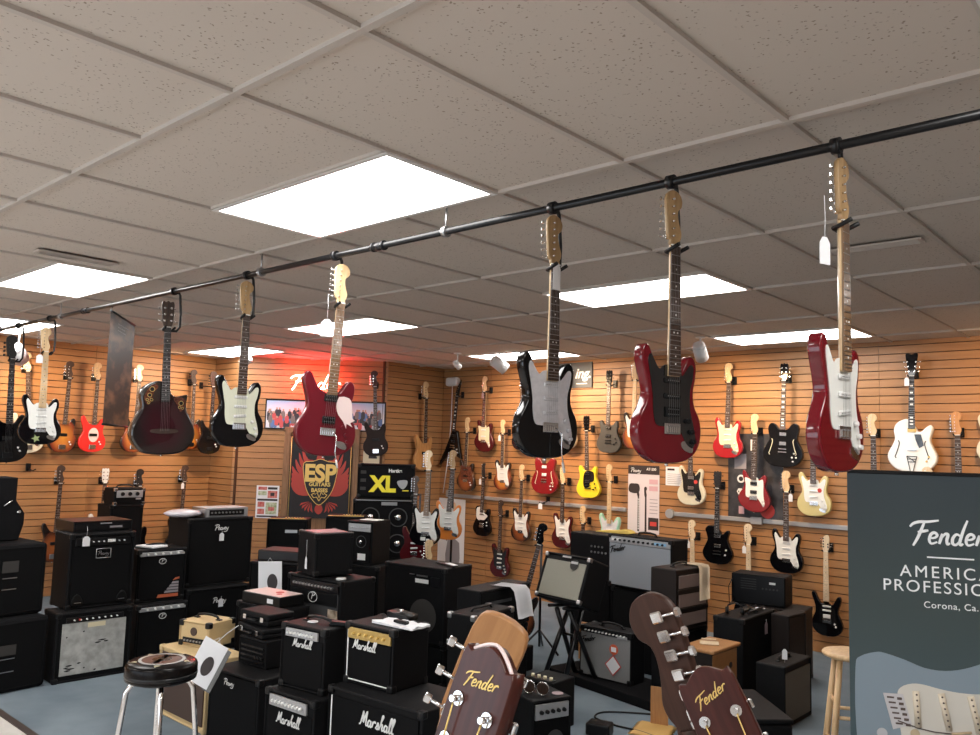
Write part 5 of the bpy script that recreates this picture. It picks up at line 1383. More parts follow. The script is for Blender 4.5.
# brochures and the low stack between the tall cabinets and the oval badge amplifier
st, yf = amp('speaker_cabinet', 'black cabinet with hanging brochures, between the tall cabinets and the oval badge amplifier', -4.30, 2.72, -60, .50, .34, .83, 0, handle=False, cat='speaker cabinet', corners=False)
rk2, yf2 = amp('rack_unit', 'flat brown-topped rack unit on the cabinet with brochures', -4.33, 2.78, -60, .44, .28, .09, .83, 'tolex_brown', 'black_metal', gm=(.01, .01, .01, .01), handle=False, corners=False, cat='amplifier')
sleeve('white brochure with a black oval hanging in front of the rack unit', (-4.22, 2.60, .86), -55, .20, .30, -3)
t = thing('printed_box', 'small black and white printed box beside the hanging brochure', 'box', (-3.86, 2.72, .60), -.5)
bm = nbm(); box(bm, (0, 0, .12), (.14, .10, .24), .004, 1); obj('carton', bm, 'pr_dark', t)
bm = nbm(); box(bm, (-.01, -.052, .15), (.09, .002, .10)); box(bm, (0, 0, .241), (.12, .08, .002)); obj('white_print', bm, 'paper', t)
t = thing('yellow_box', 'yellow printed box standing beside the oval badge amplifier', 'box', (-3.86, 2.72, .40), -.5)
bm = nbm(); box(bm, (0, 0, .10), (.13, .10, .198), .004, 1); obj('carton', bm, mat('amber_card', (.80, .48, .05), .5), t)
bm = nbm()
for k in range(5): box(bm, (.0, -.0515, .05 + .025 * k), (.08, .002, .006))
obj('printed_lines', bm, 'pr_dark', t)
t, yf = amp('speaker_cabinet', 'low black cabinet under the yellow box', -3.86, 2.66, -119, .20, .16, .40, 0, handle=False, corners=False, cat='speaker cabinet')

# --- stack with the yellow letters
ob, yf = amp('speaker_cabinet', 'black base cabinet at the bottom of the tallest stack', -5.20, 4.64, -42, .66, .38, .62, 0, handle=False, cat='speaker cabinet')
o2, yf = amp('speaker_cabinet', 'black speaker cabinet with four shiny cones, below the cabinet with yellow letters', -5.20, 4.64, -42, .66, .38, .63, .62, 'tolex_dark', 'grille_black', gm=(.02, .02, .02, .02), handle=False, cat='speaker cabinet')
speaker_cones(o2, yf, [(-.14, .16), (.16, .16), (-.14, .44), (.16, .44)], .105)
strip(o2, 'name_plate', 'steel', .06, yf - .002, .585, .17, .035, .006, .001)
strip(o2, 'top_edge', 'steel', 0, yf - .001, .62, .62, .008, .004)
o1, yf = amp('speaker_cabinet', 'black speaker cabinet with big yellow letters, top of the tallest stack', -5.32, 4.76, -44, .63, .38, .37, 1.255, 'tolex_dark', 'tolex_dark', gm=(.02, .02, .02, .02), handle=False, cat='speaker cabinet')
o_ = text_mesh('XL', .235, 'yellow_ink', o1, 'printed_letters', (-.03, yf + .001, .145), bold=.012, sx=.95)
text_mesh('Hartke', .052, 'white', o1, 'printed_letters', (.10, yf + .001, .30), bold=.002)
bm = nbm(); prism(bm, spline([(.13, .19), (.23, .20), (.235, .15), (.19, .10), (.14, .14)], 3), yf - .001, yf + .004); obj('printed_cone', bm, 'steel', o1)
strip(o1, 'small_print', 'yellow_ink', .22, yf + .001, .085, .07, .010)
for z in (.10, .19, .28): strip(o1, 'side_vent', 'vent_dark', -.25, yf + .001, z, .06, .035, .006)

# --- middle: open-backed combo
pb, yf = amp('speaker_cabinet', 'black cabinet under the large amplifier turned back to front', -3.16, 3.25, -82, .58, .34, .315, 0, handle=False, cat='speaker cabinet')
pc_, yf = amp('guitar_amplifier', 'large black amplifier seen from the back with a white label and round opening', -3.16, 3.22, -82, .61, .36, .58, .32, 'tolex', 'tolex_dark', gm=(.015, .015, .015, .015), handle=False)
bm = nbm(); cyl(bm, (.10, yf + .001, .20), (.10, yf + .004, .20), .13, n=28); obj('speaker_opening', bm, 'vent_dark', pc_)
strip(pc_, 'white_label', 'white', .08, yf + .001, .465, .13, .03, .004)
strip(pc_, 'small_print', 'steel', -.02, yf + .001, .51, .05, .006, .004)
strip(pc_, 'small_print', 'steel', .08, yf + .001, .505, .11, .012, .004)
strip(pc_, 'socket_plate', 'black_metal', .21, yf + .001, .47, .09, .07, .006)
t = thing('strap', 'black and white strap lying on the large back-to-front amplifier', 'strap', (-3.0, 3.42, .902), -.3)
bm = nbm(); box(bm, (0, 0, .008), (.30, .05, .012), .004, 1); obj('band', bm, 'black_plastic', t)
bm = nbm(); box(bm, (.08, 0, .017), (.14, .04, .006), .002, 1); obj('white_patch', bm, 'paper', t)

# r: head on lower cabinet; q: long head with paper
s_, yf = amp('speaker_cabinet', 'black cabinet with a white label under the small black head, centre of the photo', -2.14, 3.03, 6, .46, .22, .505, 0, handle=False, cat='speaker cabinet')
strip(s_, 'white_label', 'white', -.22, yf, .42, .05, .03)
r_, yf = amp('compact_amplifier', 'small black amplifier head with a handle behind the tan headstock', -2.13, 3.03, 7, .48, .23, .21, .51, 'tolex', 'grille_black', handle=False, corner_m='steel')
bm = nbm(); tube(bm, [(-.12, .0, .212), (-.10, 0, .228), (.10, 0, .228), (.12, 0, .212)], .008, 8); obj('strap_handle', bm, 'black_plastic', r_)
q0, yf = amp('speaker_cabinet', 'black cabinet under the long amplifier head with papers', -2.42, 3.48, 5, .60, .22, .50, 0, handle=False, cat='speaker cabinet')
q1, yf = amp('compact_amplifier', 'long black amplifier head with a grey strip and papers hanging over it', -2.42, 3.48, 5, .64, .22, .30, .505, 'tolex', 'grille_black', handle=False, corners=False)
strip(q1, 'grey_strip', 'grille_grey', -.1, yf - .001, .20, .34, .022)
t = thing('paper_sheet', 'white paper sheet draped over the long amplifier head', 'papers', (-2.42, 3.50, .81), PI / 2 + .087)
bm = nbm()
prof = [(-.10, .003), (.0, .005), (.09, .008), (.125, -.02), (.145, -.09), (.16, -.17), (.17, -.21)]
V = [[bm.verts.new((x, -a if False else -a, z + .004 * math.sin(x * 40))) for x in (-.10, -.05, 0, .05, .10)] for a, z in prof]
for i in range(len(prof) - 1):
    for j in range(4): bm.faces.new((V[i][j], V[i][j + 1], V[i + 1][j + 1], V[i + 1][j])).smooth = True
bmesh.ops.solidify(bm, geom=bm.faces[:], thickness=.002)
obj('sheet', bm, 'paper', t)

# u and t: small amps behind the first headstock
u_, yf = amp('guitar_amplifier', 'small black amplifier with four cream knobs, behind the front headstock', -1.80, 3.10, -88, .24, .26, .32, 0, 'tolex', 'grille_black', handle=False, corners=False)
bm = nbm(); box(bm, (0, yf + .045, .322), (.20, .06, .004))
obj('control_panel', bm, 'black_metal', u_)
for k in range(4):
    bm = nbm(); cyl(bm, (-.075 + .05 * k, yf + .045, .323), (-.075 + .05 * k, yf + .045, .342), .012, n=14); obj('knob', bm, 'cream_part', u_)
t_, yf = amp('guitar_amplifier', 'small black amplifier with a slanted silver panel, right of the front headstock', -1.40, 2.74, -18, .28, .24, .36, 0, 'tolex', 'grille_black', gm=(.015, .02, .015, .02), panel=dict(h=.10, m='silver_panel', n=5, km='black_plastic', kr=.013, w=.95), handle=False, corners=False)
bm = nbm(); cyl(bm, (.02, yf - .001, .12), (.02, yf - .006, .12), .06, n=24); obj('speaker_ring', bm, 'grille_grey', t_)
t = thing('sunglasses', 'dark round glasses lying on the amplifier with the slanted silver panel', 'glasses', (-1.53, 2.74, .365), .3)
for s in (-1, 1):
    bm = nbm(); cyl(bm, (s * .045, 0, .03), (s * .045, .01, .034), .038, n=24); obj('lens', bm, 'rosewood', t)
    bm = nbm(); tube(bm, [(s * .045 + .040 * math.cos(a), -.001, .032 + .038 * math.sin(a)) for a in [2 * PI * k / 20 for k in range(20)]], .003, 6, closed=True); obj('rim', bm, 'chrome', t)
t = thing('pink_sticker', 'pink round tag on the amplifier with the slanted silver panel', 'tag', (-1.44, 2.84, .361)); bm = nbm(); cyl(bm, (0, 0, 0), (0, 0, .004), .035, n=20); obj('disc', bm, 'pink_card', t)

# --- right-hand island: riser, cabinets, silver-fronted amplifiers
bm = nbm(); box(bm, (0, 0, .034), (1.24, .46, .068), .005, 1)
t = obj('display_riser', bm, 'tolex_dark'); t.location = (-1.94, 4.32, 0); t.rotation_euler = (0, 0, -.18); tag(t, 'low black platform on the carpet under the silver-fronted amplifiers', 'platform')
xb, yf = amp('speaker_cabinet', 'wide black cabinet under the big silver-fronted amplifier', -2.08, 4.85, -93, .66, .34, .67, 0, 'tolex_dark', 'grille_black', handle=False, cat='speaker cabinet')
xc, yf = amp('guitar_amplifier', 'big silver-fronted amplifier with a chrome panel and black script logo', -2.11, 4.83, -95, .66, .24, .44, .68, 'tolex', 'grille_silver', gm=(.012, .012, .012, .012), panel=dict(h=.060, m='silver_panel', n=11, km='black_plastic', kr=.010), handle=True)
script_part('logo', 'Fender', .16, .014, 'black_plastic', xc, (-.225, yf - .001, .30), slope=.25)
strip(xc, 'blue_label', mat('pale_blue_print', (.25, .45, .65), .4), .22, yf - .003, .40, .12, .022)
strip(xc, 'name_label', 'white', -.24, yf - .003, .40, .10, .022)
wb, yf = amp('speaker_cabinet', 'black cabinet under the amplifier turned away, left of the big silver-fronted amplifier', -2.76, 5.06, -92, .46, .34, .67, 0, 'tolex_dark', 'grille_black', handle=False, cat='speaker cabinet')
wc, yf = amp('guitar_amplifier', 'black amplifier showing its back panel with small sockets, behind the tilted amplifier', -2.76, 5.04, -92, .46, .27, .40, .68, 'tolex', 'black_metal', gm=(.01, .01, .01, .01), handle=False, corners=False)
bm = nbm()
for k in range(9): cyl(bm, (.02 + .04 * (k % 5), yf, .24 + .05 * (k // 5)), (.02 + .04 * (k % 5), yf - .006, .24 + .05 * (k // 5)), .010, n=10)
obj('sockets', bm, 'steel', wc)
t = thing('yellow_cloth', 'yellow cloth lying behind the handle of the big silver-fronted amplifier', 'cloth', (-2.42, 4.95, 1.124), .1)
bm = nbm(); prism(bm, spline([(-.16, 0), (.14, 0), (.16, .02), (.10, .035), (.0, .022), (-.14, .010)], 3), -.05, .05, .004, 1); obj('cloth', bm, mat('mustard_cloth', (.75, .52, .12), .8), t)
yc, yf = amp('guitar_amplifier', 'silver-fronted amplifier with a red round tag and white diamond tag on the low platform', -2.03, 4.22, -90, .48, .20, .385, .07, 'tolex', 'grille_dsilver', gm=(.010, .010, .010, .010), panel=dict(h=.040, m='black_metal', n=12, km='white', kr=.007), handle=True)
script_part('logo', 'Fender', .13, .012, 'black_plastic', yc, (-.155, yf - .001, .27), slope=.25)
strip(yc, 'silver_plate', 'silver_panel', .16, yf - .003, .345, .09, .022)
bm = nbm(); cyl(bm, (.085, yf - .001, .245), (.085, yf - .004, .245), .040, n=10); obj('red_round_tag', bm, mat('orange_red_tag', (.60, .10, .04), .5), yc)
bm = nbm(); box(bm, (.085, yf - .005, .245), (.045, .002, .035)); obj('tag_print', bm, 'paper', yc)
for s, m_, yy in ((.080, 'label_red', .001), (.068, 'paper', .003)):
    bm = nbm(); prism(bm, [(.08, .125 - s), (.08 + s * .95, .125), (.08, .125 + s), (.08 - s * .95, .125)], yf - yy - .001, yf - yy + .001); obj('diamond_tag', bm, m_, yc)

# tilted combo on its stand
va = math.radians(-98)
t = thing('tilted_amplifier', 'black amplifier with a pale green-grey front leaning back on a stand', 'amplifier', (-2.25, 4.00, .64))
t.rotation_euler = (Matrix.Rotation(va + PI / 2, 3, 'Z') @ Matrix.Rotation(math.radians(-20), 3, 'X')).to_euler()
w, d, h = .49, .24, .365
bm = nbm(); box(bm, (0, 0, h / 2), (w, d, h), .012, 2)
ff = max((f for f in bm.faces if f.normal.y < -.99), key=lambda f: f.calc_area()); bmesh.ops.inset_region(bm, faces=[ff], thickness=.014)
for v in ff.verts: v.co.y += .012
obj('cabinet', bm, 'tolex', t)
bm = nbm(); box(bm, (0, -d / 2 + .007, h * .46), (w - .06, .010, h - .085), .003, 1); obj('grille', bm, 'grille_green', t)
bm = nbm(); box(bm, (.0, -d / 2 - .001, h - .022), (.09, .004, .014)); obj('name_plate', bm, 'steel', t)
bm = nbm(); cyl(bm, (.10, -d / 2 - .002, h - .075), (.10, -d / 2 - .006, h - .075), .042, n=24); obj('round_tag', bm, 'black_metal', t)
bm = nbm(); box(bm, (.10, -d / 2 - .007, h - .06), (.07, .002, .018)); obj('tag_print', bm, 'silver_panel', t)
for sx in (-1, 1):
    for zz in (.02, h - .02):
        bm = nbm(); box(bm, (sx * (w / 2 - .015), -d / 2 + .014, zz), (.036, .036, .036), .008, 2); obj('corner_cap', bm, 'steel', t)
t = thing('amplifier_stand', 'black folding A-frame stand carrying the tilted amplifier', 'stand', (-2.25, 4.06, 0), va + PI / 2)
for s in (-1, 1):
    bm = nbm()
    cyl(bm, (s * .11, -.17, .065), (s * .07, .06, .60), .019, n=10); cyl(bm, (s * .11, .18, .065), (s * .07, -.08, .60), .019, n=10)
    cyl(bm, (s * .08, -.16, .628), (s * .08, .14, .600), .012, n=10); cyl(bm, (s * .08, .145, .60), (s * .08, .20, .86), .010, n=10)
    obj('side_frame', bm, 'black_metal', t)
bm = nbm(); cyl(bm, (-.13, -.17, .08), (.13, -.17, .08), .010, n=10); cyl(bm, (-.13, .18, .08), (.13, .18, .08), .010, n=10); cyl(bm, (-.10, 0, .40), (.10, 0, .40), .010, n=10); obj('crossbars', bm, 'black_metal', t)

# striped brown amp
zb, yf = amp('speaker_cabinet', 'black case under the striped brown amplifier', -1.46, 4.56, -2, .46, .22, .50, 0, handle=False, cat='speaker cabinet')
zc, yf = amp('striped_amplifier', 'brown upright amplifier with three taupe bands and a towel over it', -1.45, 4.54, -4, .45, .23, .46, .505, 'tolex_brown', 'tolex_brown', gm=(.01, .01, .01, .01), handle=True, corners=False)
for k in range(3): strip(zc, 'grille_band', 'grille_ox', -.0, yf - .002, .085 + .14 * k, .38, .095, .006, .002)
for k in range(2): strip(zc, 'dark_bar', 'black_plastic', -.0, yf - .004, .156 + .14 * k, .42, .03, .008, .002)
t = thing('towel', 'cream towel hanging over the front of the striped brown amplifier', 'towel', (-1.45, 4.66, .97), PI / 2 - .07)
bm = nbm()
prof = [(-.08, .004), (.0, .006), (.0, .008), (-.02, .008)]
pr = [(.16, .004), (.06, .007), (-.0, .004), (-.012, -.02), (-.014, -.12), (-.016, -.26)]
V = [[bm.verts.new((x, a + .0, z)) for x in (-.07, -.02, .03, .08)] for a, z in pr]
for i in range(len(pr) - 1):
    for j in range(3): bm.faces.new((V[i][j], V[i][j + 1], V[i + 1][j + 1], V[i + 1][j])).smooth = True
bmesh.ops.solidify(bm, geom=bm.faces[:], thickness=.004)
obj('cloth', bm, noise_mat('cream_towel', (.72, .58, .40), (.80, .67, .50), .9, (80, 80, 80), nscale=4), t)
t['_off'] = 0; del t['_off']
t.location = (-1.437, 4.68, .972)
# right block
a3, yf = amp('speaker_cabinet', 'brown-sided cabinet under the black amplifier head at the back wall', -1.25, 5.52, -83, .52, .30, .58, 0, 'tolex_brown', 'grille_brown', handle=False, cat='speaker cabinet')
a1, yf = amp('compact_amplifier', 'black amplifier head with its back panel showing, before the back wall', -1.37, 5.53, -81, .45, .26, .25, .58, 'tolex', 'black_metal', gm=(.012, .012, .012, .012), handle=False, corners=False)
strip(a1, 'white_label', 'white', .12, yf + .001, .19, .05, .018, .006)
bm = nbm()
for k in range(5): box(bm, (-.08, yf + .003, .13 + .02 * k), (.13, .006, .006))
for k in range(5): cyl(bm, (.04 + .03 * k, yf + .002, .14), (.04 + .03 * k, yf - .003, .14), .008, n=10)
obj('vent_bars', bm, 'grille_grey', a1)
bm = nbm(); tube(bm, [(-.20, yf, .05), (-.225, yf - .05, -.02), (-.23, yf - .06, .14), (-.215, yf - .01, .20)], .004, 6); obj('cable', bm, 'black_plastic', a1)
a4, yf = amp('speaker_cabinet', 'tall brown cabinet at the right end of the amplifiers, near the back wall', -.90, 5.20, -6, .28, .15, .62, 0, 'tolex_brown', 'tolex_brown', handle=False, corners=False, cat='speaker cabinet')
a2, yf = amp('guitar_amplifier', 'tall black amplifier with a red tag and gear on top, behind the small grey-fronted amplifier', -1.09, 4.94, 2, .63, .24, .62, 0, 'tolex', 'grille_black', gm=(.015, .015, .015, .015), handle=False)
price_tag((-1.075, 5.02, .575), 'red tag hanging on the front of the tall black amplifier', 'pink_card', 0, h=.09, w=.05, drop=.02)
t = thing('headphones', 'black headphone-like gear lying on the tall black amplifier', 'gear', (-1.21, 4.76, .622), .4)
bm = nbm(); tube(bm, [(-.06, 0, .03), (-.05, 0, .07), (0, 0, .09), (.05, 0, .07), (.06, 0, .03)], .006, 8)
for s in (-1, 1): cyl(bm, (s * .045, 0, .03), (s * .07, 0, .03), .03, .026, 16)
obj('headset', bm, 'black_plastic', t)
t = thing('microphone_stand_parts', 'black folded stand lying on the tall black amplifier', 'stand', (-1.19, 5.00, .622), PI / 2)
bm = nbm()
for a, b in (((-.18, 0, .012), (.20, .05, .012)), ((-.16, -.05, .015), (.17, -.02, .015)), ((-.05, -.07, .014), (.10, .07, .02))): cyl(bm, a, b, .010, n=8)
obj('tubes', bm, 'black_metal', t)
t = thing('white_slip', 'small white label slip among the gear on the tall black amplifier', 'paper', (-1.19, 5.17, .624), .2); bm = nbm(); box(bm, (0, 0, .002), (.07, .04, .004)); obj('slip', bm, 'paper', t)
# wooden box
t = thing('wooden_crate', 'square wooden box seat with a brown side and tan front', 'box', (-1.105, 4.16, 0), PI / 2)
bm = nbm(); box(bm, (0, 0, .247), (.38, .21, .490), .004, 1); obj('box_body', bm, 'tolex_brown', t)
bm = nbm(); box(bm, (0, -.107, .247), (.36, .006, .47), .002, 1); obj('front_panel', bm, 'tan_wood', t)
bm = nbm(); box(bm, (0, -.005, .505), (.42, .25, .026), .010, 3); obj('top', bm, 'tan_wood', t)
bm = nbm(); cyl(bm, (.08, -.110, .38), (.08, -.115, .38), .02, n=16); obj('port', bm, 'pr_dark', t)
t = thing('paper_scrap', 'tan paper scrap and dark clip on the wooden box', 'paper', (-1.105, 4.14, .520), .5); bm = nbm(); box(bm, (0, 0, .004), (.13, .10, .006), .002, 1); box(bm, (.0, .13, .003), (.10, .03, .004)); obj('scraps', bm, 'maple_pale', t)
# small grey fronted
cc, yf = amp('guitar_amplifier', 'small black amplifier with a taupe front and white tag, right of the wooden box', -.65, 4.58, 0, .48, .21, .41, 0, 'tolex', 'grille_tan', gm=(.02, .03, .02, .05), handle=True, corners=False)
price_tag((-.70, 4.46, .415), 'white tag lying on the small taupe-fronted amplifier', yaw=-60, h=.07, w=.035, drop=-.09)
# flight case in the foreground
t = thing('guitar_case', 'black hard case with silver latches lying on the floor at the front right', 'case', (-.62, 3.62, 0), -.78)
bm = nbm(); box(bm, (0, 0, .15), (.60, .38, .30), .02, 3); obj('case_body', bm, 'tolex', t)
bm = nbm(); box(bm, (0, 0, .315), (.61, .39, .028), .012, 3); obj('lid', bm, 'tolex', t)
bm = nbm(); box(bm, (-.12, -.15, .331), (.14, .03, .010), .004, 1); box(bm, (.20, -.175, .322), (.14, .045, .028), .008, 2); obj('latch', bm, 'steel', t)

# ---------------------------------------------------------------- guitars standing on floor stands
def tall_stand(label, x, y, h, ang):
    t = thing('guitar_stand', label, 'stand', (x, y, 0), ang)
    bm = nbm()
    cyl(bm, (0, .15, .05), (0, .15, h), .012, n=10)
    for a in (90, 210, 330): tube(bm, [(0, .15, .20), (.22 * math.cos(math.radians(a)), .15 + .22 * math.sin(math.radians(a)), .01)], .010, 8)
    obj('pole', bm, 'black_metal', t)
    bm = nbm(); tube(bm, [(-.032, -.03, h + .005), (-.032, .02, h), (.032, .02, h), (.032, -.03, h + .005)], .008, 8); cyl(bm, (0, .15, h), (0, .02, h), .009, n=8); obj('yoke', bm, 'black_plastic', t)
    return t
g = guitar('strat', 'black', guard='guard_white', neck='maple', board='rosewood_light', loc=(-4.19, 4.31, .88), yaw=-50, lean=1, scale=.94, label='black guitar with a white pickguard on a tall stand beside the speaker stack')
bm = nbm(); box(bm, (-.02, -.0235, .07), (.05, .002, .035)); box(bm, (.03, -.0235, .045), (.03, .002, .05)); obj('sticker', bm, 'white', g)
p, _ = HANG[g.name]; tall_stand('tall black stand holding the black guitar beside the speaker stack', p.x, p.y, p.z - .005, math.radians(40))
g = guitar('strat', 'orange_side', guard='guard_white', neck='maple', headm='maple_shaded', loc=(-4.30, 4.72, .90), yaw=-50, lean=3, scale=.93, label='orange guitar half hidden behind the black guitar on the tall stand')
p, _ = HANG[g.name]; tall_stand('tall black stand holding the orange guitar', p.x, p.y, p.z - .005, math.radians(40))
g = guitar('strat', 'black', guard='guard_white', neck='maple', loc=(-3.95, 4.15, .06), yaw=-50, lean=0, scale=.93, label='lower black guitar whose neck rises above the back-to-front amplifier')
p, _ = HANG[g.name]; tall_stand('low black stand holding the lower black guitar', p.x, p.y, p.z - .005, math.radians(40))
g = guitar('strat', 'red_wine', neck='rosewood', loc=(-4.45, 4.42, .66), yaw=-60, lean=0, scale=.9, label='wine red guitar half hidden left of the black guitar below the orange one')
p, _ = HANG[g.name]; tall_stand('black stand holding the half hidden wine red guitar', p.x, p.y, p.z - .005, math.radians(30))
g = guitar('bass', 'burst_brown', neck='rosewood', headm='black', loc=(-3.22, 4.55, .16), yaw=-60, lean=14, scale=.92, label='dark bass leaning right on a stand behind the tilted amplifier')
p, _ = HANG[g.name]; tall_stand('black stand holding the leaning dark bass', p.x, p.y, p.z - .005, math.radians(30))

# cable, cards on the floor
t = thing('floor_cable', 'black cable looping on the carpet before the low platform', 'cable', (-1.6, 3.75, 0))
bm = nbm(); tube(bm, [(x, y, .008) for x, y in spline([(.25, .25), (.05, .12), (-.10, -.02), (-.08, -.16), (.08, -.20), (.28, -.18), (.45, -.20)], 5, closed=False)], .006, 6); obj('cord', bm, 'black_plastic', t)
t = thing('folded_card', 'orange-tan folded card standing on the carpet behind the brown headstock', 'card', (-1.27, 3.66, 0), .3)
bm = nbm(); prism(bm, [(-.13, .0), (.14, .0), (.10, .012), (-.10, .012)], -.14, .14, .002, 1); obj('lower_leaf', bm, mat('tan_card', (.55, .33, .10), .6), t)
bm = nbm(); box(bm, (.02, .12, .13), (.12, .006, .25), .001, 1); obj('upright_leaf', bm, 'tan_wood', t)
t = thing('small_foot_block', 'small black block on the carpet left of the tan card', 'block', (-1.47, 3.34, 0), .3); bm = nbm(); box(bm, (0, 0, .04), (.16, .12, .08), .015, 3); obj('block', bm, 'black_plastic', t)
t = thing('tray', 'open black tray with bright oddments on the floor left of the low platform', 'tray', (-3.05, 4.00, 0), .1)
bm = nbm(); box(bm, (0, 0, .10), (.62, .45, .20), .01, 2); obj('tray_body', bm, 'tolex', t)
bm = nbm(); box(bm, (-.12, -.05, .208), (.22, .16, .010), .003, 1); obj('white_sheet', bm, 'paper', t)
bm = nbm(); box(bm, (.10, .02, .215), (.14, .10, .022), .003, 1); obj('tan_packet', bm, 'maple', t)
t = thing('wood_board', 'tan wooden board end between the stand and the silver-fronted amplifier', 'board', (-2.62, 4.86, 0), 0); bm = nbm(); box(bm, (0, 0, .16), (.22, .03, .32), .004, 1); obj('board', bm, 'tan_wood', t)

# ---------------------------------------------------------------- stools
t = thing('bar_stool', 'chrome bar stool with a round black padded seat printed with a white ring', 'stool', (-2.20, .69, 0))
bm = nbm(); lathe(bm, [(.150, -.082), (.162, -.076), (.165, -.066), (.165, -.014), (.160, -.003), (.148, .004), (.09, .010), (.001, .012)], (0, 0, .765), 48); obj('seat', bm, mat('seat_vinyl', (.005, .004, .004), .25, spec=.15), t)
bm = nbm(); lathe(bm, [(.165, -.062), (.1665, -.058), (.1665, -.050), (.165, -.046)], (0, 0, .765), 48); obj('seat_band', bm, 'black_metal', t)
bm = nbm()
N = 48
for r0, r1 in ((.092, .108),):
    A = [bm.verts.new((r0 * math.cos(2 * PI * k / N), r0 * math.sin(2 * PI * k / N), .7755)) for k in range(N)]
    B_ = [bm.verts.new((r1 * math.cos(2 * PI * k / N), r1 * math.sin(2 * PI * k / N), .7750)) for k in range(N)]
    for k in range(N): bm.faces.new((A[k], B_[k], B_[(k + 1) % N], A[(k + 1) % N]))
for a, b in (((-.012, -.085), (.012, .075)), ((-.05, .060), (.05, .075))):
    bm.faces.new([bm.verts.new((x, y, .7768)) for x, y in ((a[0], a[1]), (b[0], a[1]), (b[0], b[1]), (a[0], b[1]))])
bmesh.ops.solidify(bm, geom=bm.faces[:], thickness=.0008)
o = obj('printed_ring', bm, 'white', t); o.rotation_euler = (0, 0, .7)
bm = nbm(); cyl(bm, (0, 0, .7745), (0, 0, .7760), .090, n=40); obj('printed_disc', bm, mat('seat_brown_print', (.07, .022, .012), .35), t)
bm = nbm()
for k in range(5):
    a = .6 + k * 1.25
    prism_pts = [(.118, a - .10), (.145, a), (.118, a + .20), (.112, a + .05)]
    bm.faces.new([bm.verts.new((r * math.cos(q), r * math.sin(q), .7735 - (r - .12) * .06)) for r, q in prism_pts])
bmesh.ops.solidify(bm, geom=bm.faces[:], thickness=.0008)
obj('printed_flourish', bm, 'cream_part', t)
for k in range(4):
    a = PI / 4 + k * PI / 2 + .35
    c, s = math.cos(a), math.sin(a)
    bm = nbm(); tube(bm, [(.04 * c, .04 * s, .675), (.09 * c, .09 * s, .675), (.130 * c, .130 * s, .662), (.150 * c, .150 * s, .63), (.170 * c, .170 * s, .45), (.200 * c, .200 * s, .012)], .0125, 12); lg = obj('leg', bm, 'chrome', t)
    bm = nbm(); cyl(bm, (.2008 * c, .2008 * s, 0), (.200 * c, .200 * s, .02), .016, n=12); obj('foot_cap', bm, 'black_plastic', lg)
bm = nbm(); tube(bm, [(.184 * math.cos(2 * PI * k / 40), .184 * math.sin(2 * PI * k / 40), .27) for k in range(40)], .010, 10, closed=True); obj('foot_ring', bm, 'chrome', t)
bm = nbm(); cyl(bm, (0, 0, .672), (0, 0, .692), .12, n=24); obj('seat_plate', bm, 'black_metal', t)

t = thing('wooden_stool', 'light wooden stool standing left of the tall banner', 'stool', (.035, 3.60, 0))
bm = nbm(); lathe(bm, [(.13, -.030), (.150, -.022), (.155, -.010), (.150, -.002), (.135, .002), (.06, -.004), (.001, -.006)], (0, 0, .755), 40); obj('seat', bm, 'pine', t)
LG = []
for k in range(4):
    a = PI / 4 + k * PI / 2 + .5
    c, s = math.cos(a), math.sin(a)
    LG.append((c, s))
    bm = nbm(); cyl(bm, (.20 * c, .20 * s, 0), (.10 * c, .10 * s, .74), .020, .016, 14); obj('leg', bm, 'pine', t)
for z, pairs in ((.20, ((0, 1), (2, 3))), (.27, ((1, 2), (3, 0))), (.42, ((0, 1), (2, 3))), (.49, ((1, 2), (3, 0)))):
    for i, j in pairs:
        r = .20 - .10 * z / .74
        bm = nbm(); cyl(bm, (r * LG[i][0], r * LG[i][1], z), (r * LG[j][0], r * LG[j][1], z), .010, n=10); obj('rung', bm, 'pine', t)

# ---------------------------------------------------------------- tall banner at the right
ba = math.radians(26.5)
t = thing('standing_banner', 'tall slate blue-green roll-up banner with white lettering at the right edge', 'banner', (.578, 1.958, 0), ba)
BWD = .71
m = mat('banner_slate', (.045, .062, .070), .45)
nt = m.node_tree; tc = nt.nodes.new('ShaderNodeTexCoord'); sp = nt.nodes.new('ShaderNodeSeparateXYZ'); mr = nt.nodes.new('ShaderNodeMapRange'); rp = nt.nodes.new('ShaderNodeValToRGB')
mr.inputs[1].default_value = .8; mr.inputs[2].default_value = 1.784
nt.links.new(tc.outputs['Object'], sp.inputs[0]); nt.links.new(sp.outputs[2], mr.inputs[0]); nt.links.new(mr.outputs[0], rp.inputs[0]); nt.links.new(rp.outputs[0], nt.nodes['Principled BSDF'].inputs['Base Color'])
rp.color_ramp.elements[0].color = (.055, .090, .105, 1); rp.color_ramp.elements[1].color = (.026, .040, .050, 1)
q = rp.color_ramp.elements.new(.5); q.color = (.042, .062, .064, 1)
bm = nbm(); box(bm, (BWD / 2, .003, .93), (BWD, .004, 1.708)); obj('printed_sheet', bm, m, t)
bm = nbm(); box(bm, (BWD / 2, .004, 1.784), (BWD, .016, .014), .003, 1); obj('top_rail', bm, 'black_metal', t)
bm = nbm(); box(bm, (BWD / 2, .02, .04), (BWD + .04, .10, .08), .012, 2); obj('base_cassette', bm, 'steel', t)
bm = nbm(); cyl(bm, (BWD / 2, .03, .06), (BWD / 2, .02, 1.78), .008, n=10); obj('support_pole', bm, 'steel', t)
wl = mat('banner_white', (.85, .87, .88), .5)
PENK = .12
script_part('script_heading', 'Fender', .245, .017, wl, t, (.340, 0, 1.528), slope=-.0)
strip(t, 'underline', wl, .347, 0, 1.478, .155, .005)
text_mesh('AMERICAN', .060, wl, t, 'lettering', (.355, 0, 1.422), spacing=1.28, bold=0)
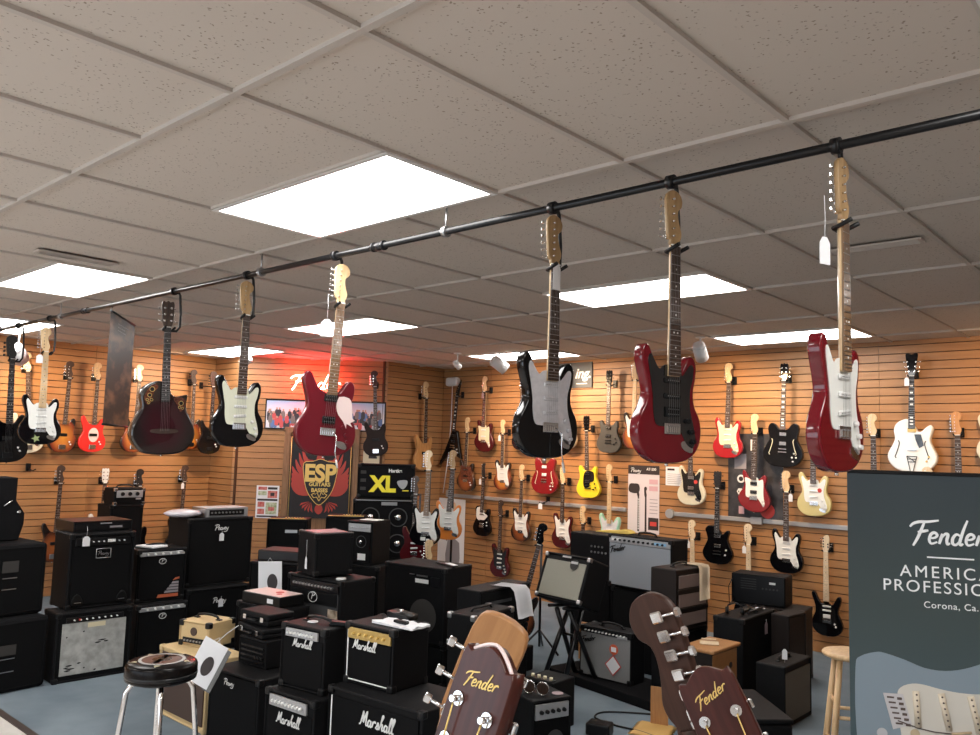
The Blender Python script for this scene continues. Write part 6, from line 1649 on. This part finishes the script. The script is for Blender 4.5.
text_mesh('PROFESSIONAL', .060, wl, t, 'lettering', (.355, 0, 1.368), spacing=1.20, bold=0)
text_mesh('Corona, Ca.', .033, wl, t, 'lettering', (.345, 0, 1.305), spacing=1.1)
# the printed guitar
body_m = mat('printed_ice_blue', (.22, .28, .33), .4)
bm = nbm(); prism(bm, spline([(.02, .85), (.02, 1.06), (.036, 1.10), (.09, 1.121), (.122, 1.120), (.188, 1.102), (.254, 1.079), (.32, 1.075), (.385, 1.089), (.46, 1.12), (.56, 1.16), (.66, 1.17), (.69, 1.13), (.69, .70), (.45, .66), (.20, .60), (.05, .70)], 3), -.0005, .0015); obj('printed_body', bm, body_m, t)
gw = mat('printed_cream_white', (.62, .59, .53), .4)
bm = nbm(); prism(bm, spline([(.160, .965), (.172, 1.003), (.21, 1.020), (.25, 1.020), (.302, 1.010), (.367, 1.003), (.44, 1.006), (.55, 1.03), (.64, 1.06), (.67, .98), (.66, .82), (.50, .76), (.30, .74), (.20, .76), (.172, .83)], 3), -.0012, -.0004); obj('printed_pickguard', bm, gw, t)
dk = mat('printed_cocoa', (.10, .07, .06), .5)
for px, dx in ((.222, .006), (.305, .024), (.40, .026)):
    pts = []
    bm = nbm(); tube(bm, [(px, -.0015, .995), (px + dx, -.0015, .87)], .0115, 8); o = obj('printed_pickup', bm, mat('printed_pickup', (.66, .57, .44), .4), t)
    bm = nbm()
    for k in range(6): cyl(bm, (px + dx * (k + .3) / 6, -.012, .985 - .020 * k), (px + dx * (k + .3) / 6, -.0135, .985 - .020 * k), .0035, n=10)
    obj('printed_poles', bm, dk, o)
bm = nbm(); prism(bm, [(.112, .978), (.179, .980), (.207, .874), (.144, .852)], -.0022, -.0012); obj('printed_bridge', bm, mat('printed_silver', (.55, .53, .54), .4), t)
bm = nbm()
for k in range(6):
    z = .965 - .018 * k; x = .125 + .0055 * k
    box(bm, (x + .012, -.0028, z), (.024, .001, .006)); box(bm, (x + .042, -.0028, z - .002), (.016, .001, .009))
obj('printed_saddles', bm, dk, t)
bm = nbm(); tube(bm, [(.160, -.003, .885), (.23, -.003, .865), (.282, -.003, .858), (.34, -.003, .858)], .0022, 6); obj('printed_arm', bm, dk, t)
bm = nbm(); tube(bm, [(.335, -.0035, .858), (.40, -.0035, .870)], .0045, 8); obj('printed_arm_tip', bm, mat('printed_tan', (.50, .38, .24), .4), t)
bm = nbm(); cyl(bm, (.217, -.0005, .845), (.217, -.0025, .845), .016, n=20); obj('printed_knob', bm, mat('printed_pickup2', (.50, .40, .26), .4), t)
bm = nbm(); cyl(bm, (.107, -.0005, .835), (.107, -.0025, .835), .018, n=20); obj('printed_screw', bm, mat('printed_silver2', (.48, .48, .50), .4), t)

# ---------------------------------------------------------------- acoustic guitars right in front of the camera
def front_guitar(head_pt, dz, yaw, lean, pitch, kind, body, head, label, logo=None, headm=None, neck='mahogany', metal='chrome', scale=1.0, logo_m='gold'):
    g = guitar(kind, body, loc=(0, 0, 0), yaw=yaw, lean=lean, scale=1, label=label, head=head, headm=headm, neck=neck, metal=metal, group=None, name='acoustic_guitar')
    R = Matrix.Rotation(math.radians(yaw + 90), 3, 'Z') @ Matrix.Rotation(math.radians(lean), 3, 'Y') @ Matrix.Rotation(math.radians(-pitch), 3, 'X')
    g.rotation_euler = R.to_euler()
    off = R @ Vector((0, -SPEC[kind]['T'] / 2, SPEC[kind]['nut'] + dz))
    g.location = Vector(head_pt) - off
    yb = -SPEC[kind]['T'] / 2 - (.006 if kind in ('acoustic',) else .012)
    global PENK
    PENK = .11
    if logo:
        script_part('logo', logo, .044, .0028, logo_m, g, (0, yb - .0035, SPEC[kind]['nut'] + .150), slope=.28, thick=.0005)
    if logo:
        st = nbm()
        for s in (-1, 1):
            for k in range(3):
                tube(st, [(s * .022, yb - .010, SPEC[kind]['nut'] + .042 + k * .043), (s * (.006 + .005 * k), yb - .007, SPEC[kind]['nut'])], .0009, 6)
        obj('strings', st, 'gold', g)
    return g
CR = 'acoustic'
ga = front_guitar((1.095, -.662, 1.562), .125, -94, 15, 9, CR, 'mahogany', 'dread', 'dark brown acoustic headstock with a gold script name, front centre of the photo', 'Fender', 'mahogany', 'mahogany')
bm = nbm(); tube(bm, [(x, 0, z + .0) for x, z in spline([(-.034, .170), (-.026, .178), (-.012, .188), (0, .192), (.012, .188), (.026, .178), (.034, .170)], 3, closed=False)], .0022, 6)
o = obj('headstock_binding', bm, 'guard_pink', ga, (0, -.061 + .003, SPEC[CR]['nut'] + .002))
gb_ = front_guitar((.957, -.492, 1.560), .13, 118, -24, 9, 'strat', 'tan_wood', 'plain', 'tan wooden headstock seen from behind, just beyond the dark brown one', None, 'tan_wood', 'tan_wood')
gc = front_guitar((1.062, -.234, 1.527), .10, 84, 21, 9, 'strat', 'brown_head', 'strat', 'dark brown six-in-line headstock seen from behind with chrome tuners', None, 'brown_head', 'brown_head')
gd = front_guitar((1.160, -.256, 1.484), .125, -66, -27, 9, CR, 'mahogany', 'dread', 'dark brown headstock with a gold script name, right of the six-in-line headstock', 'Fender', 'mahogany', 'mahogany')
t = thing('display_table', 'low wooden table below the picture edge carrying the front acoustic guitars', 'table', (1.05, -.38, 0), .3)
bm = nbm(); box(bm, (0, 0, .535), (1.5, 1.15, .035), .006, 2); obj('tabletop', bm, 'tan_wood', t)
for sx in (-1, 1):
    for sy in (-1, 1):
        bm = nbm(); box(bm, (sx * .70, sy * .52, .26), (.05, .05, .52), .004, 1); obj('leg', bm, 'tan_wood', t)
